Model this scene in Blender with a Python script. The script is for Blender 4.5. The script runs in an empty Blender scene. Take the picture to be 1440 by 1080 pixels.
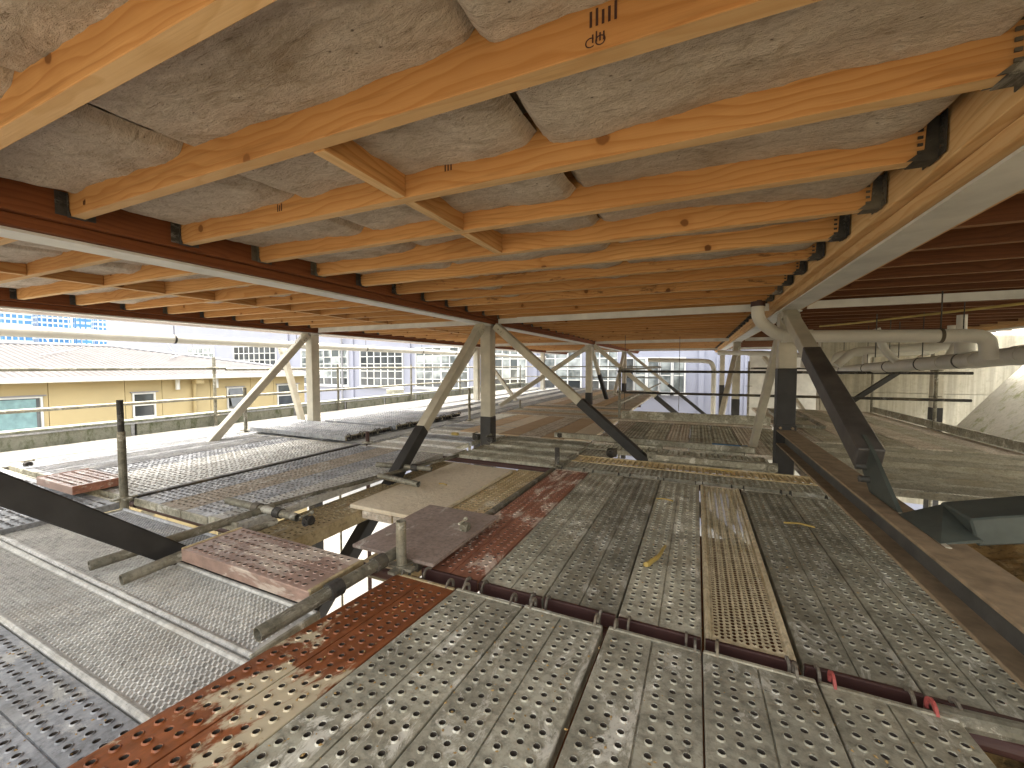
import bpy, math, random
from mathutils import Vector, Matrix, noise
random.seed(7)
S = bpy.context.scene
COL = S.collection
# ---------------------------------------------------------------- camera
TH = math.atan2(260, 565.0); PT = math.atan2(26, 565.0)
cam = bpy.data.objects.new('camera', bpy.data.cameras.new('camera')); COL.objects.link(cam)
fw = Vector((-math.sin(TH)*math.cos(PT), math.cos(TH)*math.cos(PT), -math.sin(PT)))
rt = Vector((math.cos(TH), math.sin(TH), 0)); up = rt.cross(fw)
cam.matrix_world = Matrix(((rt.x, up.x, -fw.x, 0), (rt.y, up.y, -fw.y, 0), (rt.z, up.z, -fw.z, 1.0), (0, 0, 0, 1)))
cam.data.sensor_width = 36; cam.data.lens = 36*565/1440.0
cam.data.clip_start = 0.02; cam.data.clip_end = 3000
S.camera = cam
# ---------------------------------------------------------------- world, sun, exposure
SUN_EL, SUN_AZ = math.radians(58), math.radians(-28)      # azimuth from +Y towards +X
W = bpy.data.worlds.new('World'); S.world = W; W.use_nodes = True
wn = W.node_tree.nodes; wl = W.node_tree.links
sky = wn.new('ShaderNodeTexSky'); sky.sky_type = 'NISHITA'; sky.sun_disc = False
sky.sun_elevation = SUN_EL; sky.sun_rotation = SUN_AZ; sky.air_density = 1.6; sky.dust_density = 5.0; sky.ozone_density = 1.0
hs_ = wn.new('ShaderNodeHueSaturation'); hs_.inputs['Saturation'].default_value = .28; wl.new(sky.outputs[0], hs_.inputs['Color'])
warm = wn.new('ShaderNodeMix'); warm.data_type = 'RGBA'; warm.blend_type = 'MULTIPLY'; warm.inputs[0].default_value = 1; warm.inputs[7].default_value = (1, .96, .89, 1)
wl.new(hs_.outputs[0], warm.inputs[6]); wl.new(warm.outputs[2], wn['Background'].inputs[0]); wn['Background'].inputs[1].default_value = 0.15
sl = bpy.data.lights.new('sun', 'SUN'); sl.energy = .5; sl.angle = math.radians(12); sl.color = (1, .95, .87)
sun = bpy.data.objects.new('sun', sl); COL.objects.link(sun)
sd = Vector((math.sin(SUN_AZ)*math.cos(SUN_EL), math.cos(SUN_AZ)*math.cos(SUN_EL), math.sin(SUN_EL)))
sun.rotation_euler = sd.to_track_quat('Z', 'Y').to_euler()
S.view_settings.view_transform = 'Standard'; S.view_settings.look = 'None'
S.view_settings.exposure = 3.12; S.view_settings.gamma = 1; S.view_settings.use_curve_mapping = False
S.render.engine = 'CYCLES'
S.cycles.use_denoising = True
S.cycles.use_guiding = True; S.cycles.sample_clamp_indirect = 8
S.cycles.max_bounces = 10; S.cycles.diffuse_bounces = 8; S.cycles.glossy_bounces = 4

# ---------------------------------------------------------------- materials
class NT:
    def __init__(s, name):
        s.m = bpy.data.materials.new(name); s.m.use_nodes = True
        s.n = s.m.node_tree.nodes; s.l = s.m.node_tree.links
        s.b = s.n['Principled BSDF']; s.out = s.n['Material Output']
    def node(s, t, **kw):
        x = s.n.new(t)
        for k, v in kw.items(): setattr(x, k, v)
        return x
    def put(s, sock, v):
        if hasattr(v, 'is_output') or isinstance(v, bpy.types.NodeSocket): s.l.new(v, sock)
        elif isinstance(v, (tuple, list)) and len(v) == 3 and sock.type == 'RGBA': sock.default_value = (*v, 1)
        else: sock.default_value = v
    def coord(s, scale=(1, 1, 1), rand=0, kind='Object'):
        tc = s.node('ShaderNodeTexCoord'); mp = s.node('ShaderNodeMapping')
        src = tc.outputs[kind]
        if rand:
            oi = s.node('ShaderNodeObjectInfo'); vm = s.node('ShaderNodeVectorMath', operation='MULTIPLY_ADD')
            s.l.new(oi.outputs['Random'], vm.inputs[0]); vm.inputs[1].default_value = (rand, rand*.37, rand*.71)
            s.l.new(src, vm.inputs[2]); src = vm.outputs[0]
        s.l.new(src, mp.inputs[0]); mp.inputs['Scale'].default_value = scale
        return mp.outputs[0]
    def rnd(s): return s.node('ShaderNodeObjectInfo').outputs['Random']
    def noise(s, vec, scale, detail=4, rough=.6, dist=0, out=0):
        x = s.node('ShaderNodeTexNoise'); s.l.new(vec, x.inputs['Vector'])
        x.inputs['Scale'].default_value = scale; x.inputs['Detail'].default_value = detail
        x.inputs['Roughness'].default_value = rough; x.inputs['Distortion'].default_value = dist
        return x.outputs[out]
    def ramp(s, fac, stops):
        x = s.node('ShaderNodeValToRGB'); s.l.new(fac, x.inputs[0])
        e = x.color_ramp.elements
        while len(e) < len(stops): e.new(.5)
        for a, (p, c) in zip(e, stops):
            a.position = p; a.color = (*c, 1) if isinstance(c, tuple) else (c, c, c, 1)
        return x.outputs[0]
    def mix(s, f, a, b, mode='MIX'):
        x = s.node('ShaderNodeMix', data_type='RGBA', blend_type=mode)
        s.put(x.inputs[0], f); s.put(x.inputs[6], a); s.put(x.inputs[7], b)
        return x.outputs[2]
    def math(s, op, a, b=0.0, c=None):
        x = s.node('ShaderNodeMath', operation=op); s.put(x.inputs[0], a); s.put(x.inputs[1], b)
        if c is not None: s.put(x.inputs[2], c)
        return x.outputs[0]
    def bump(s, h, strength=.3, dist=.01):
        x = s.node('ShaderNodeBump'); x.inputs['Strength'].default_value = strength; x.inputs['Distance'].default_value = dist
        s.l.new(h, x.inputs['Height']); s.l.new(x.outputs[0], s.b.inputs['Normal'])
    def fin(s, col, rough=.6, metal=0.0, spec=None):
        s.put(s.b.inputs['Base Color'], col); s.put(s.b.inputs['Roughness'], rough); s.put(s.b.inputs['Metallic'], metal)
        if spec is not None: s.b.inputs['Specular IOR Level'].default_value = spec
        return s.m

def m_plain(name, col, rough=.6, metal=0.0, var=.25, sc=6, spec=None):
    t = NT(name); v = t.coord(rand=9)
    n = t.noise(v, sc, 5); f = t.ramp(n, [(.3, 1-var), (.7, 1+var*.3)])
    t.bump(t.noise(v, sc*12, 2), .15, .002)
    return t.fin(t.mix(1, col, f, 'MULTIPLY'), rough, metal, spec)

def m_steel(name, base, dark, stain=.5, metal=.35, rough=.5, brown=(.29, .24, .15)):
    """weathered galvanised steel: blotches, dirt, spilt plaster"""
    t = NT(name); v = t.coord(rand=17); r = t.rnd()
    n1 = t.noise(v, 5, 6, .65); n2 = t.noise(v, 38, 5, .7); n3 = t.noise(t.coord((1, .5, 1), 31), 7, 9, .78, .5)
    c = t.mix(t.ramp(n1, [(.32, 0.0), (.68, 1.0)]), dark, base)
    c = t.mix(t.ramp(n2, [(.44, 0.0), (.72, .7)]), c, tuple(x*.4 for x in dark))
    n4 = t.noise(t.coord(rand=47), 2.6, 4, .6)
    c = t.mix(t.ramp(n4, [(.52, 0.0), (.74, .5)]), c, brown)
    c = t.mix(t.math('MULTIPLY', t.ramp(n3, [(.555, 0.0), (.61, 1.0)]), stain), c, (.78, .76, .68))
    c = t.mix(t.ramp(t.noise(t.coord(rand=61), 16, 8, .8), [(.60, 0.0), (.68, .8)]), c, tuple(x*.3 for x in dark))
    f = t.math('MULTIPLY_ADD', r, .5, .75)
    cc = t.node('ShaderNodeCombineColor'); [t.l.new(f, cc.inputs[i]) for i in range(3)]
    c = t.mix(1, c, cc.outputs[0], 'MULTIPLY')
    t.bump(n2, .25, .003)
    return t.fin(c, t.ramp(n1, [(.3, rough+.28), (.7, rough+.1)]), metal, .3)

def m_rust(name, light=(.5, .43, .3), amt=.5, mid=(.33, .105, .035)):
    t = NT(name); v = t.coord((1, .45, 1), 13)
    n1 = t.noise(v, 4.5, 7, .7, .5); n2 = t.noise(v, 30, 5, .7)
    c = t.mix(t.ramp(n2, [(.3, 0.0), (.7, 1.0)]), tuple(x*.42 for x in mid), mid)
    c = t.mix(t.ramp(t.noise(v, 2.2, 5, .6), [(.4, .6), (.62, 0.0)]), c, tuple(x*.4 for x in mid))
    c = t.mix(t.ramp(n1, [(amt, 0.0), (amt+.04, 1.0)]), c, light)
    c = t.mix(t.ramp(t.noise(v, 11, 6, .8), [(.62, 0.0), (.7, .5)]), c, (.38, .22, .08))
    t.bump(n2, .3, .003)
    return t.fin(c, t.ramp(n2, [(.3, .35), (.7, .6)]), .1)

def m_wood(name, light=(.58, .345, .145), dark=(.33, .14, .04), knots=True, sc=1.0, stain=None):
    """sawn pine, grain along local X"""
    t = NT(name); v = t.coord(rand=11); vs = t.coord((.22, 1, 1), 11)
    warp = t.noise(t.coord((.5, 1.6, 1.6), 11), 2.2, 3, .5, 0, 1)
    vm = t.node('ShaderNodeVectorMath', operation='MULTIPLY_ADD'); t.l.new(warp, vm.inputs[0]); vm.inputs[1].default_value = (.0, .22, .22); t.l.new(vs, vm.inputs[2])
    wv = t.node('ShaderNodeTexWave', wave_type='RINGS', rings_direction='X', wave_profile='SAW'); t.l.new(vm.outputs[0], wv.inputs['Vector'])
    wv.inputs['Scale'].default_value = 13*sc; wv.inputs['Distortion'].default_value = 1.0; wv.inputs['Detail'].default_value = 2; wv.inputs['Detail Scale'].default_value = .6
    g = t.ramp(wv.outputs['Fac'], [(0.0, 0.0), (.55, .25), (.9, 1.0), (1.0, .2)])
    c = t.mix(t.math('MULTIPLY', g, .72), light, dark)
    fib = t.noise(t.coord((3, 160, 160), 11), 1, 3, .6)
    c = t.mix(t.math('MULTIPLY', t.ramp(fib, [(.4, 0.0), (.75, 1.0)]), .25), c, dark)
    c = t.mix(t.ramp(t.noise(t.coord((.6, 2, 2), 11), 3, 4), [(.45, 0.0), (.8, .55)]), c, tuple(x*.75 for x in dark))
    if knots:
        sx = t.node('ShaderNodeSeparateXYZ'); t.l.new(v, sx.inputs[0]); cx = t.node('ShaderNodeCombineXYZ')
        t.l.new(sx.outputs[0], cx.inputs[0]); t.l.new(t.math('ADD', sx.outputs[2], sx.outputs[1]), cx.inputs[1])
        wob = t.noise(v, 25, 2, .5, 0, 1); va = t.node('ShaderNodeVectorMath', operation='MULTIPLY_ADD')
        t.l.new(wob, va.inputs[0]); va.inputs[1].default_value = (.02, .02, 0); t.l.new(cx.outputs[0], va.inputs[2])
        vo = t.node('ShaderNodeTexVoronoi', voronoi_dimensions='2D'); t.l.new(va.outputs[0], vo.inputs['Vector']); vo.inputs['Scale'].default_value = 2.6
        sp = t.node('ShaderNodeSeparateColor'); t.l.new(vo.outputs['Color'], sp.inputs[0])
        keep = t.math('GREATER_THAN', sp.outputs[0], .35)
        k1 = t.math('MULTIPLY', t.ramp(vo.outputs['Distance'], [(.038, 1.0), (.052, 0.0)]), keep)
        k2 = t.math('MULTIPLY', t.ramp(vo.outputs['Distance'], [(.03, .45), (.14, 0.0)]), keep)
        c = t.mix(k2, c, tuple(x*.8 for x in dark)); c = t.mix(k1, c, (.045, .017, .008))
    if stain: c = t.mix(t.ramp(t.noise(t.coord((.8, 1, 3), 11), 5, 6, .7), [(.56, 0.0), (.62, .85)]), c, stain)
    c = t.mix(t.math('MULTIPLY', t.math('FRACT', t.math('MULTIPLY', t.rnd(), 7.3)), .36), c, tuple((light[0]*.62, light[1]*.44, light[2]*.3)))
    r = t.math('MULTIPLY_ADD', t.rnd(), .35, .86); cc = t.node('ShaderNodeCombineColor'); [t.l.new(r, cc.inputs[i]) for i in range(3)]
    c = t.mix(1, c, cc.outputs[0], 'MULTIPLY')
    c = t.mix(t.math('MULTIPLY', t.noise(t.coord((.25, .6, .6), 19), 2.0, 3), .55), c, tuple((light[0]*.72, light[1]*.52, light[2]*.36)))
    w2 = t.ramp(t.noise(t.coord((1.2, 26, 26), 29), 1, 4, .7), [(.55, 0.0), (.72, .5)]); c = t.mix(w2, c, tuple(x*.6 for x in dark))
    t.bump(fib, .25, .002)
    return t.fin(c, .75, 0, .2)

def m_wool(name):
    t = NT(name); v = t.coord(rand=23)
    n1 = t.noise(v, 3.5, 5, .6); fi = t.noise(t.coord((14, 40, 14), 23), 1, 6, .75, 1.2); fi2 = t.noise(v, 90, 4, .75)
    c = t.mix(t.ramp(n1, [(.3, 0.0), (.7, 1.0)]), (.54, .465, .385), (.70, .62, .53))
    c = t.mix(t.ramp(fi, [(.36, .55), (.52, 0.0)]), c, (.36, .29, .21))
    c = t.mix(t.ramp(fi2, [(.3, .45), (.48, 0.0)]), c, (.3, .24, .17))
    c = t.mix(t.ramp(t.noise(t.coord((1.0, 2.0, 1), 43), 3, 7, .75, .8), [(.5, 0.0), (.68, .75)]), c, (.30, .235, .165))
    st = t.noise(t.coord((5, 60, 5), 53), 1, 5, .8, 2.0); c = t.mix(t.ramp(st, [(.60, 0.0), (.66, .7)]), c, (.20, .155, .11))
    vo = t.node('ShaderNodeTexVoronoi'); t.l.new(t.coord((14, 22, 22), 23), vo.inputs['Vector']); vo.inputs['Scale'].default_value = 1.0
    c = t.mix(t.ramp(vo.outputs['Distance'], [(.035, .8), (.075, 0.0)]), c, (.08, .055, .04))
    t.bump(t.math('ADD', fi, t.math('MULTIPLY', fi2, .6)), .9, .012)
    return t.fin(c, .95, 0, .1)

def m_concrete(name, a, b, moss=None, mossamt=.5, sc=1.0, board=False):
    t = NT(name); v = t.coord(rand=3)
    n1 = t.noise(v, 1.2*sc, 8, .7); n2 = t.noise(v, 14*sc, 6, .7)
    c = t.mix(t.ramp(n1, [(.3, 0.0), (.7, 1.0)]), a, b)
    c = t.mix(t.ramp(n2, [(.5, 0.0), (.75, .5)]), c, tuple(x*.5 for x in a))
    if moss:
        c = t.mix(t.ramp(t.noise(t.coord((1, 1, .45), 3), 3*sc, 9, .75), [(mossamt, 0.0), (mossamt+.14, .9)]), c, moss)
    if board:
        st = t.noise(t.coord((9, 9, .25)), 1, 5, .7); c = t.mix(t.ramp(st, [(.4, .6), (.6, 0.0)]), c, tuple(x*.55 for x in a))
    t.bump(n2, .5, .02)
    return t.fin(c, .85)

def m_glass(name, a=(.09, .105, .11), b=(.46, .5, .5), sc=.7):
    t = NT(name); n = t.noise(t.coord(rand=37), sc, 3)
    c = t.mix(t.ramp(n, [(.42, 0.0), (.6, 1.0)]), a, b)
    return t.fin(c, .08, 0, .7)

M = {}
M['galv'] = m_steel('galvanised_steel', (.54, .52, .42), (.23, .215, .165), .62, .12)
M['galv_light'] = m_steel('pale_galvanised_steel', (.44, .45, .475), (.25, .26, .275), .35, .25, .42, (.30, .275, .24))
M['galv_mesh'] = m_steel('mesh_galvanised_steel', (.74, .73, .69), (.50, .49, .46), .3, .2, .42, (.48, .44, .38))
M['galv_tan'] = m_steel('tan_stained_steel', (.68, .56, .35), (.44, .34, .18), .4, .15, .5, (.4, .3, .16))
M['galv_brown'] = m_steel('brown_stained_steel', (.62, .55, .46), (.40, .34, .27), .5, .1, .6)
M['galv_right'] = m_steel('dull_right_deck_steel', (.46, .43, .345), (.28, .255, .19), .12, .12)
M['galv_gold'] = m_steel('golden_mesh_steel', (.80, .70, .50), (.55, .46, .29), .2, .2, .4, (.5, .4, .24))
M['tube'] = m_steel('scaffold_tube_steel', (.33, .31, .25), (.16, .15, .115), .4, .5, .42)
M['tube_dark'] = m_steel('dark_tube_steel', (.09, .085, .08), (.05, .045, .04), .2, .3, .5)
M['rust'] = m_rust('orange_rust', amt=.55)
M['rust_far'] = m_rust('brown_rust', (.62, .5, .42), .53, (.5, .22, .14))
M['rust_pink'] = m_rust('pink_brown_rust', (.5, .42, .36), .52, (.5, .34, .28))
M['red_dark'] = m_plain('dark_red_primer_and_gap_shade', (.06, .024, .02), .6)
M['hook_red'] = m_plain('red_painted_hook', (.45, .1, .09), .5)
M['hook'] = m_steel('hook_steel', (.3, .27, .22), (.12, .1, .08), .2)
M['pine'] = m_wood('pine')
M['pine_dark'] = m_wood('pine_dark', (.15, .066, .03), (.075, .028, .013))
M['pine_pale'] = m_wood('pine_pale', (.74, .54, .29), (.56, .32, .13), False)
M['pine_red'] = m_wood('pine_red', (.21, .08, .03), (.11, .035, .014), False)
M['pine_lit_edge'] = m_wood('pine_bounce_lit_edge', (.74, .55, .31), (.55, .36, .17), False)  # paler pine copies with the deck's bounce light painted in
M['pine_dark_lit_edge'] = m_wood('dark_pine_bounce_lit_edge', (.40, .25, .13), (.25, .13, .06), False)
M['pine_mould'] = m_wood('pine_mould', stain=(.045, .04, .032))
M['wool'] = m_wool('glass_wool')
M['ply'] = m_concrete('plywood_weathered', (.62, .53, .39), (.74, .65, .5), None, sc=1.6)
M['ply_brown'] = m_steel('film_faced_plywood', (.30, .235, .205), (.23, .18, .155), .35, 0, .28, (.2, .15, .12))
M['ply_edge'] = m_plain('plywood_edge', (.12, .075, .045), .8)
M['cream'] = m_plain('cream_paint', (.55, .51, .41), .5, 0, .25, 5)
M['white'] = m_plain('white_paint', (.68, .67, .62), .5, 0, .22, 4)
M['black'] = m_plain('black_bitumen_coating', (.03, .028, .027), .55, 0, .4, 9)
M['greygreen'] = m_plain('grey_green_paint', (.075, .088, .078), .5, 0, .4, 7)
M['dusty'] = m_plain('dusty_steel_flange', (.33, .245, .155), .75, 0, .4, 14)
M['web'] = m_plain('dark_steel_web', (.085, .082, .075), .55, 0, .4, 10)
M['pvc'] = m_plain('pvc_pipe', (.64, .62, .55), .4, 0, .15, 3)
M['rubber'] = m_plain('black_rubber', (.02, .02, .02), .6)
M['soil'] = m_concrete('soil', (.30, .18, .06), (.45, .31, .13), (.12, .08, .035), .5, 5)
M['conc'] = m_concrete('concrete_wall', (.46, .42, .32), (.56, .52, .41), (.22, .22, .12), .6, 1, True)
M['moss'] = m_concrete('mossy_concrete', (.40, .38, .31), (.52, .5, .43), (.2, .22, .08), .5, 1.3)
M['parapet'] = m_concrete('parapet_concrete', (.2, .205, .16), (.3, .305, .25), (.08, .095, .04), .5, 3)
M['ground'] = m_concrete('ground_paving', (.27, .26, .24), (.34, .33, .3), None, sc=.3)
M['yellow'] = m_plain('cream_yellow_cladding', (.47, .375, .20), .6, 0, .08, 1)
M['roof'] = m_plain('white_metal_roof', (.155, .145, .142), .9, 0, .15, 2, .05)
M['roofedge'] = m_plain('grey_flashing', (.28, .28, .3), .5)
M['lilac'] = m_plain('lilac_white_wall', (.28, .29, .36), .7, 0, .06, .6)
M['frame'] = m_plain('white_window_frame', (.68, .68, .66), .5, 0, .05)
M['glass'] = m_glass('window_glass')
M['glass_dark'] = m_glass('dark_window_glass', (.03, .035, .04), (.09, .1, .11))
M['curtain'] = m_plain('teal_curtain', (.22, .36, .38), .8, 0, .35, 6)
M['tower_blue'] = m_plain('blue_tower_glass', (.06, .2, .42), .25, 0, .35, .15)
M['tower_pale'] = m_plain('pale_tower_wall', (.5, .55, .62), .6, 0, .15, .2)
M['yellow_plastic'] = m_plain('yellow_plastic', (.55, .41, .12), .5)
M['yellow_peel'] = m_plain('dried_yellow_strip', (.5, .36, .1), .6)
M['blue_strap'] = m_plain('blue_strap', (.03, .16, .36), .6)
M['brace_dark'] = m_plain('dark_brown_steel_coating', (.085, .075, .068), .55, 0, .55, 7)
M['hole_shade'] = m_plain('painted_hole_shade', (.045, .035, .026), .85)  # dark colour inside the plank holes, painted in for their shade
M['ink'] = m_plain('ink_stamp', (.05, .015, .01), .8)
M['timber_board'] = m_wood('weathered_board', (.62, .52, .37), (.42, .33, .22), False)
M['white_board'] = m_plain('white_weathered_board', (.24, .233, .215), .9, 0, .25, 6, .05)
M['leaf'] = m_plain('dark_foliage', (.05, .09, .025), .7)

# ---------------------------------------------------------------- helpers
def wpos(o):
    p = Vector((0, 0, 0))
    while o: p += Vector(o.location); o = o.parent
    return p
def link(name, me, parent=None, loc=(0, 0, 0), rot=None, local=False):
    o = bpy.data.objects.new(name, me); COL.objects.link(o)
    o.location = Vector(loc) - (wpos(parent) if parent and not local else Vector((0, 0, 0)))
    if rot is not None: o.rotation_euler = rot
    o.parent = parent
    return o
def tag(o, label=None, cat=None, group=None, kind=None):
    for k, v in (('label', label), ('category', cat), ('group', group), ('kind', kind)):
        if v: o[k] = v
    return o
def T(name, label, cat, loc=(0, 0, 0), group=None, rot=None):
    o = bpy.data.objects.new(name, None); o.empty_display_size = .1; COL.objects.link(o); o.location = loc
    if rot is not None: o.rotation_euler = rot
    return tag(o, label, cat, group)
class MB:
    def __init__(s): s.v = []; s.f = []; s.sm = []; s.mi = {}
    def add(s, vs, fs, smooth=False):
        b = len(s.v); s.v += [tuple(v) for v in vs]; s.f += [tuple(b+i for i in f) for f in fs]; s.sm += [smooth]*len(fs); return s
    def box(s, x0, x1, y0, y1, z0, z1, bev=0.0):
        if bev <= 0:
            vs = [(x, y, z) for z in (z0, z1) for y in (y0, y1) for x in (x0, x1)]
            return s.add(vs, [(0, 2, 3, 1), (4, 5, 7, 6), (0, 1, 5, 4), (2, 6, 7, 3), (0, 4, 6, 2), (1, 3, 7, 5)])
        b = bev; vs = []
        for sx in (0, 1):
            for sy in (0, 1):
                for sz in (0, 1):
                    X = (x0, x1)[sx]; Y = (y0, y1)[sy]; Z = (z0, z1)[sz]
                    ix = b if sx == 0 else -b; iy = b if sy == 0 else -b; iz = b if sz == 0 else -b
                    vs += [(X, Y+iy, Z+iz), (X+ix, Y, Z+iz), (X+ix, Y+iy, Z)]
        I = lambda sx, sy, sz, k: (sx*4+sy*2+sz)*3+k
        fs = [(I(0,0,0,0),I(0,0,1,0),I(0,1,1,0),I(0,1,0,0)), (I(1,0,0,0),I(1,1,0,0),I(1,1,1,0),I(1,0,1,0)),
              (I(0,0,0,1),I(1,0,0,1),I(1,0,1,1),I(0,0,1,1)), (I(0,1,0,1),I(0,1,1,1),I(1,1,1,1),I(1,1,0,1)),
              (I(0,0,0,2),I(0,1,0,2),I(1,1,0,2),I(1,0,0,2)), (I(0,0,1,2),I(1,0,1,2),I(1,1,1,2),I(0,1,1,2))]
        for a in (0, 1):
            for c in (0, 1):
                fs += [(I(a,c,0,0),I(a,c,0,1),I(a,c,1,1),I(a,c,1,0)), (I(a,0,c,0),I(a,0,c,2),I(a,1,c,2),I(a,1,c,0)), (I(0,a,c,1),I(0,a,c,2),I(1,a,c,2),I(1,a,c,1))]
        for sx in (0, 1):
            for sy in (0, 1):
                for sz in (0, 1): fs.append((I(sx,sy,sz,0), I(sx,sy,sz,1), I(sx,sy,sz,2)))
        return s.add(vs, fs)
    def tube(s, pts, r, n=12, caps=True, r2=None):
        pts = [Vector(p) for p in pts]; rings = []; prev = None
        for i, p in enumerate(pts):
            d = (pts[min(i+1, len(pts)-1)]-pts[max(i-1, 0)]).normalized()
            if prev is None:
                a = d.orthogonal().normalized()
            else:
                a = (prev-d*prev.dot(d)); a = a.normalized() if a.length > 1e-6 else d.orthogonal().normalized()
            prev = a; b = d.cross(a); rr = r if r2 is None else r+(r2-r)*i/(len(pts)-1)
            rings.append([p+(a*math.cos(k*2*math.pi/n)+b*math.sin(k*2*math.pi/n))*rr for k in range(n)])
        vs = [v for R in rings for v in R]
        fs = [(i*n+k, i*n+(k+1) % n, (i+1)*n+(k+1) % n, (i+1)*n+k) for i in range(len(rings)-1) for k in range(n)]
        s.add(vs, fs, True)
        if caps: s.add(rings[0], [tuple(range(n))[::-1]]); s.add(rings[-1], [tuple(range(n))])
        return s
    def pipe(s, p0, p1, r, t=.004, n=12):
        """open tube with a wall"""
        p0, p1 = Vector(p0), Vector(p1); d = (p1-p0).normalized(); a = d.orthogonal().normalized(); b = d.cross(a)
        R = lambda p, q: [p+(a*math.cos(k*2*math.pi/n)+b*math.sin(k*2*math.pi/n))*q for k in range(n)]
        vs = R(p0, r)+R(p1, r)+R(p1, r-t)+R(p0, r-t)
        fs = [(i*n+k, i*n+(k+1) % n, ((i+1) % 4)*n+(k+1) % n, ((i+1) % 4)*n+k) for i in range(4) for k in range(n)]
        return s.add(vs, fs, False)
    def prism(s, prof, a0, a1, axis='y'):
        """2D profile extruded along axis"""
        n = len(prof)
        def P(u, v, a): return {'y': (u, a, v), 'x': (a, u, v), 'z': (u, v, a)}[axis]
        vs = [P(u, v, a0) for u, v in prof]+[P(u, v, a1) for u, v in prof]
        fs = [(i, (i+1) % n, n+(i+1) % n, n+i) for i in range(n)]+[tuple(range(n))[::-1], tuple(range(n, 2*n))]
        return s.add(vs, fs)
    def mesh(s, name, mat):
        me = bpy.data.meshes.new(name); me.from_pydata(s.v, [], s.f); me.materials.append(M[mat] if isinstance(mat, str) else mat)
        me.polygons.foreach_set('use_smooth', s.sm)
        for k in s.mi: me.polygons[k].material_index = s.mi[k]
        me.update()
        return me
    def build(s, name, mat, parent=None, loc=(0, 0, 0), local=False, rot=None):
        return link(name, s.mesh(name, mat), parent, loc, rot, local)
def fixn(me):
    import bmesh
    b = bmesh.new(); b.from_mesh(me); bmesh.ops.recalc_face_normals(b, faces=b.faces); b.to_mesh(me); b.free(); return me
def beam_rot(p0, p1, roll=0):
    """matrix with local X along p0->p1, local Z as upright as possible"""
    p0, p1 = Vector(p0), Vector(p1); x = (p1-p0).normalized()
    u = Vector((0, 0, 1)) if abs(x.z) < .98 else Vector((0, 1, 0))
    y = u.cross(x).normalized(); z = x.cross(y)
    return Matrix((x, y, z)).transposed().to_euler(), (p1-p0).length
_tb = {}
def timber(name, p0, p1, w, h, mat, parent=None, bev=.003, edge=None):
    """solid bar with its axis p0->p1 at the middle of its section"""
    e, L = beam_rot(p0, p1); key = (round(L, 3), w, h, mat, bev)
    if key not in _tb:
        b = MB().box(0, L, -w/2, w/2, -h/2, h/2, bev)
        if edge: b.mi[4] = b.mi[5] = 1                  # paler colour stands for light bounced off the deck; top face too
        _tb[key] = b.mesh(name, mat)
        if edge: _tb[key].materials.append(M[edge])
    return link(name, _tb[key], parent, p0, e)
def ordinal(i): return ['first', 'second', 'third', 'fourth', 'fifth', 'sixth', 'seventh', 'eighth', 'ninth', 'tenth', 'eleventh', 'twelfth'][i]

# ---------------------------------------------------------------- ground, bank, distance
g = MB(); g.add([(-900, -900, -7), (900, -900, -7), (900, 900, -7), (-900, 900, -7)], [(0, 1, 2, 3)])
tag(g.build('ground', 'ground'), kind='structure')

# ================================================================ STEEL FRAME
GX = (-5.88, -2.54, .80, 4.14); GY = (-.80, 4.75, 10.3, 15.85)
FB = 1.53                                   # underside of the beams
Y0, Y1 = -2.0, 19.0; FY0 = -.3          # the floor overhead stops just behind the camera
where_x = ('outer left', 'middle left', 'middle right', 'far right')
for i, x in enumerate(GX):
    t = T('steel_beam', ['white steel beam with timber packers along the outer left column line',
          'long white steel beam with dark brown packers, running from upper left to the central column',
          'white steel beam with pale timber packers, running from upper right to the dark-legged column',
          'steel beam above the mossy slope at far right'][i], 'beam', (x, Y0, FB))
    b = MB(); b.box(x-.08, x+.08, Y0, Y1, FB, FB+.012); b.box(x-.005, x+.005, Y0, Y1, FB+.012, 1.8)
    b.build('steel_section', 'white', t)
    lo = {0: 'pine_red', 1: 'pine_red', 2: 'pine_pale', 3: 'pine_pale'}[i]
    for s in (-1, 1):
        for (a0, a1, z0, z1, mat) in ((.006, .115, FB+.014, FB+.062, lo), (.006, .155, FB+.064, 1.8, lo)):
            xc = x+s*(a0+a1)/2
            timber('timber_packer', (xc, Y0, (z0+z1)/2), (xc, Y1, (z0+z1)/2), a1-a0, z1-z0, mat, t)
for j, y in enumerate(GY[1:]):
    t = T('cross_beam', ['slim white cross beam over the nearest full row of columns', 'slim white cross beam over the second row of columns', 'slim white cross beam over the farthest row of columns'][j], 'beam', (GX[0], y, 1.55))
    for i in range(3):
        b = MB(); b.box(GX[i]+.158, GX[i+1]-.158, y-.016, y+.016, 1.548, 1.56); b.box(GX[i]+.158, GX[i+1]-.158, y-.005, y+.005, 1.56, 1.62)
        b.build('beam_length', 'white', t)

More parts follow.
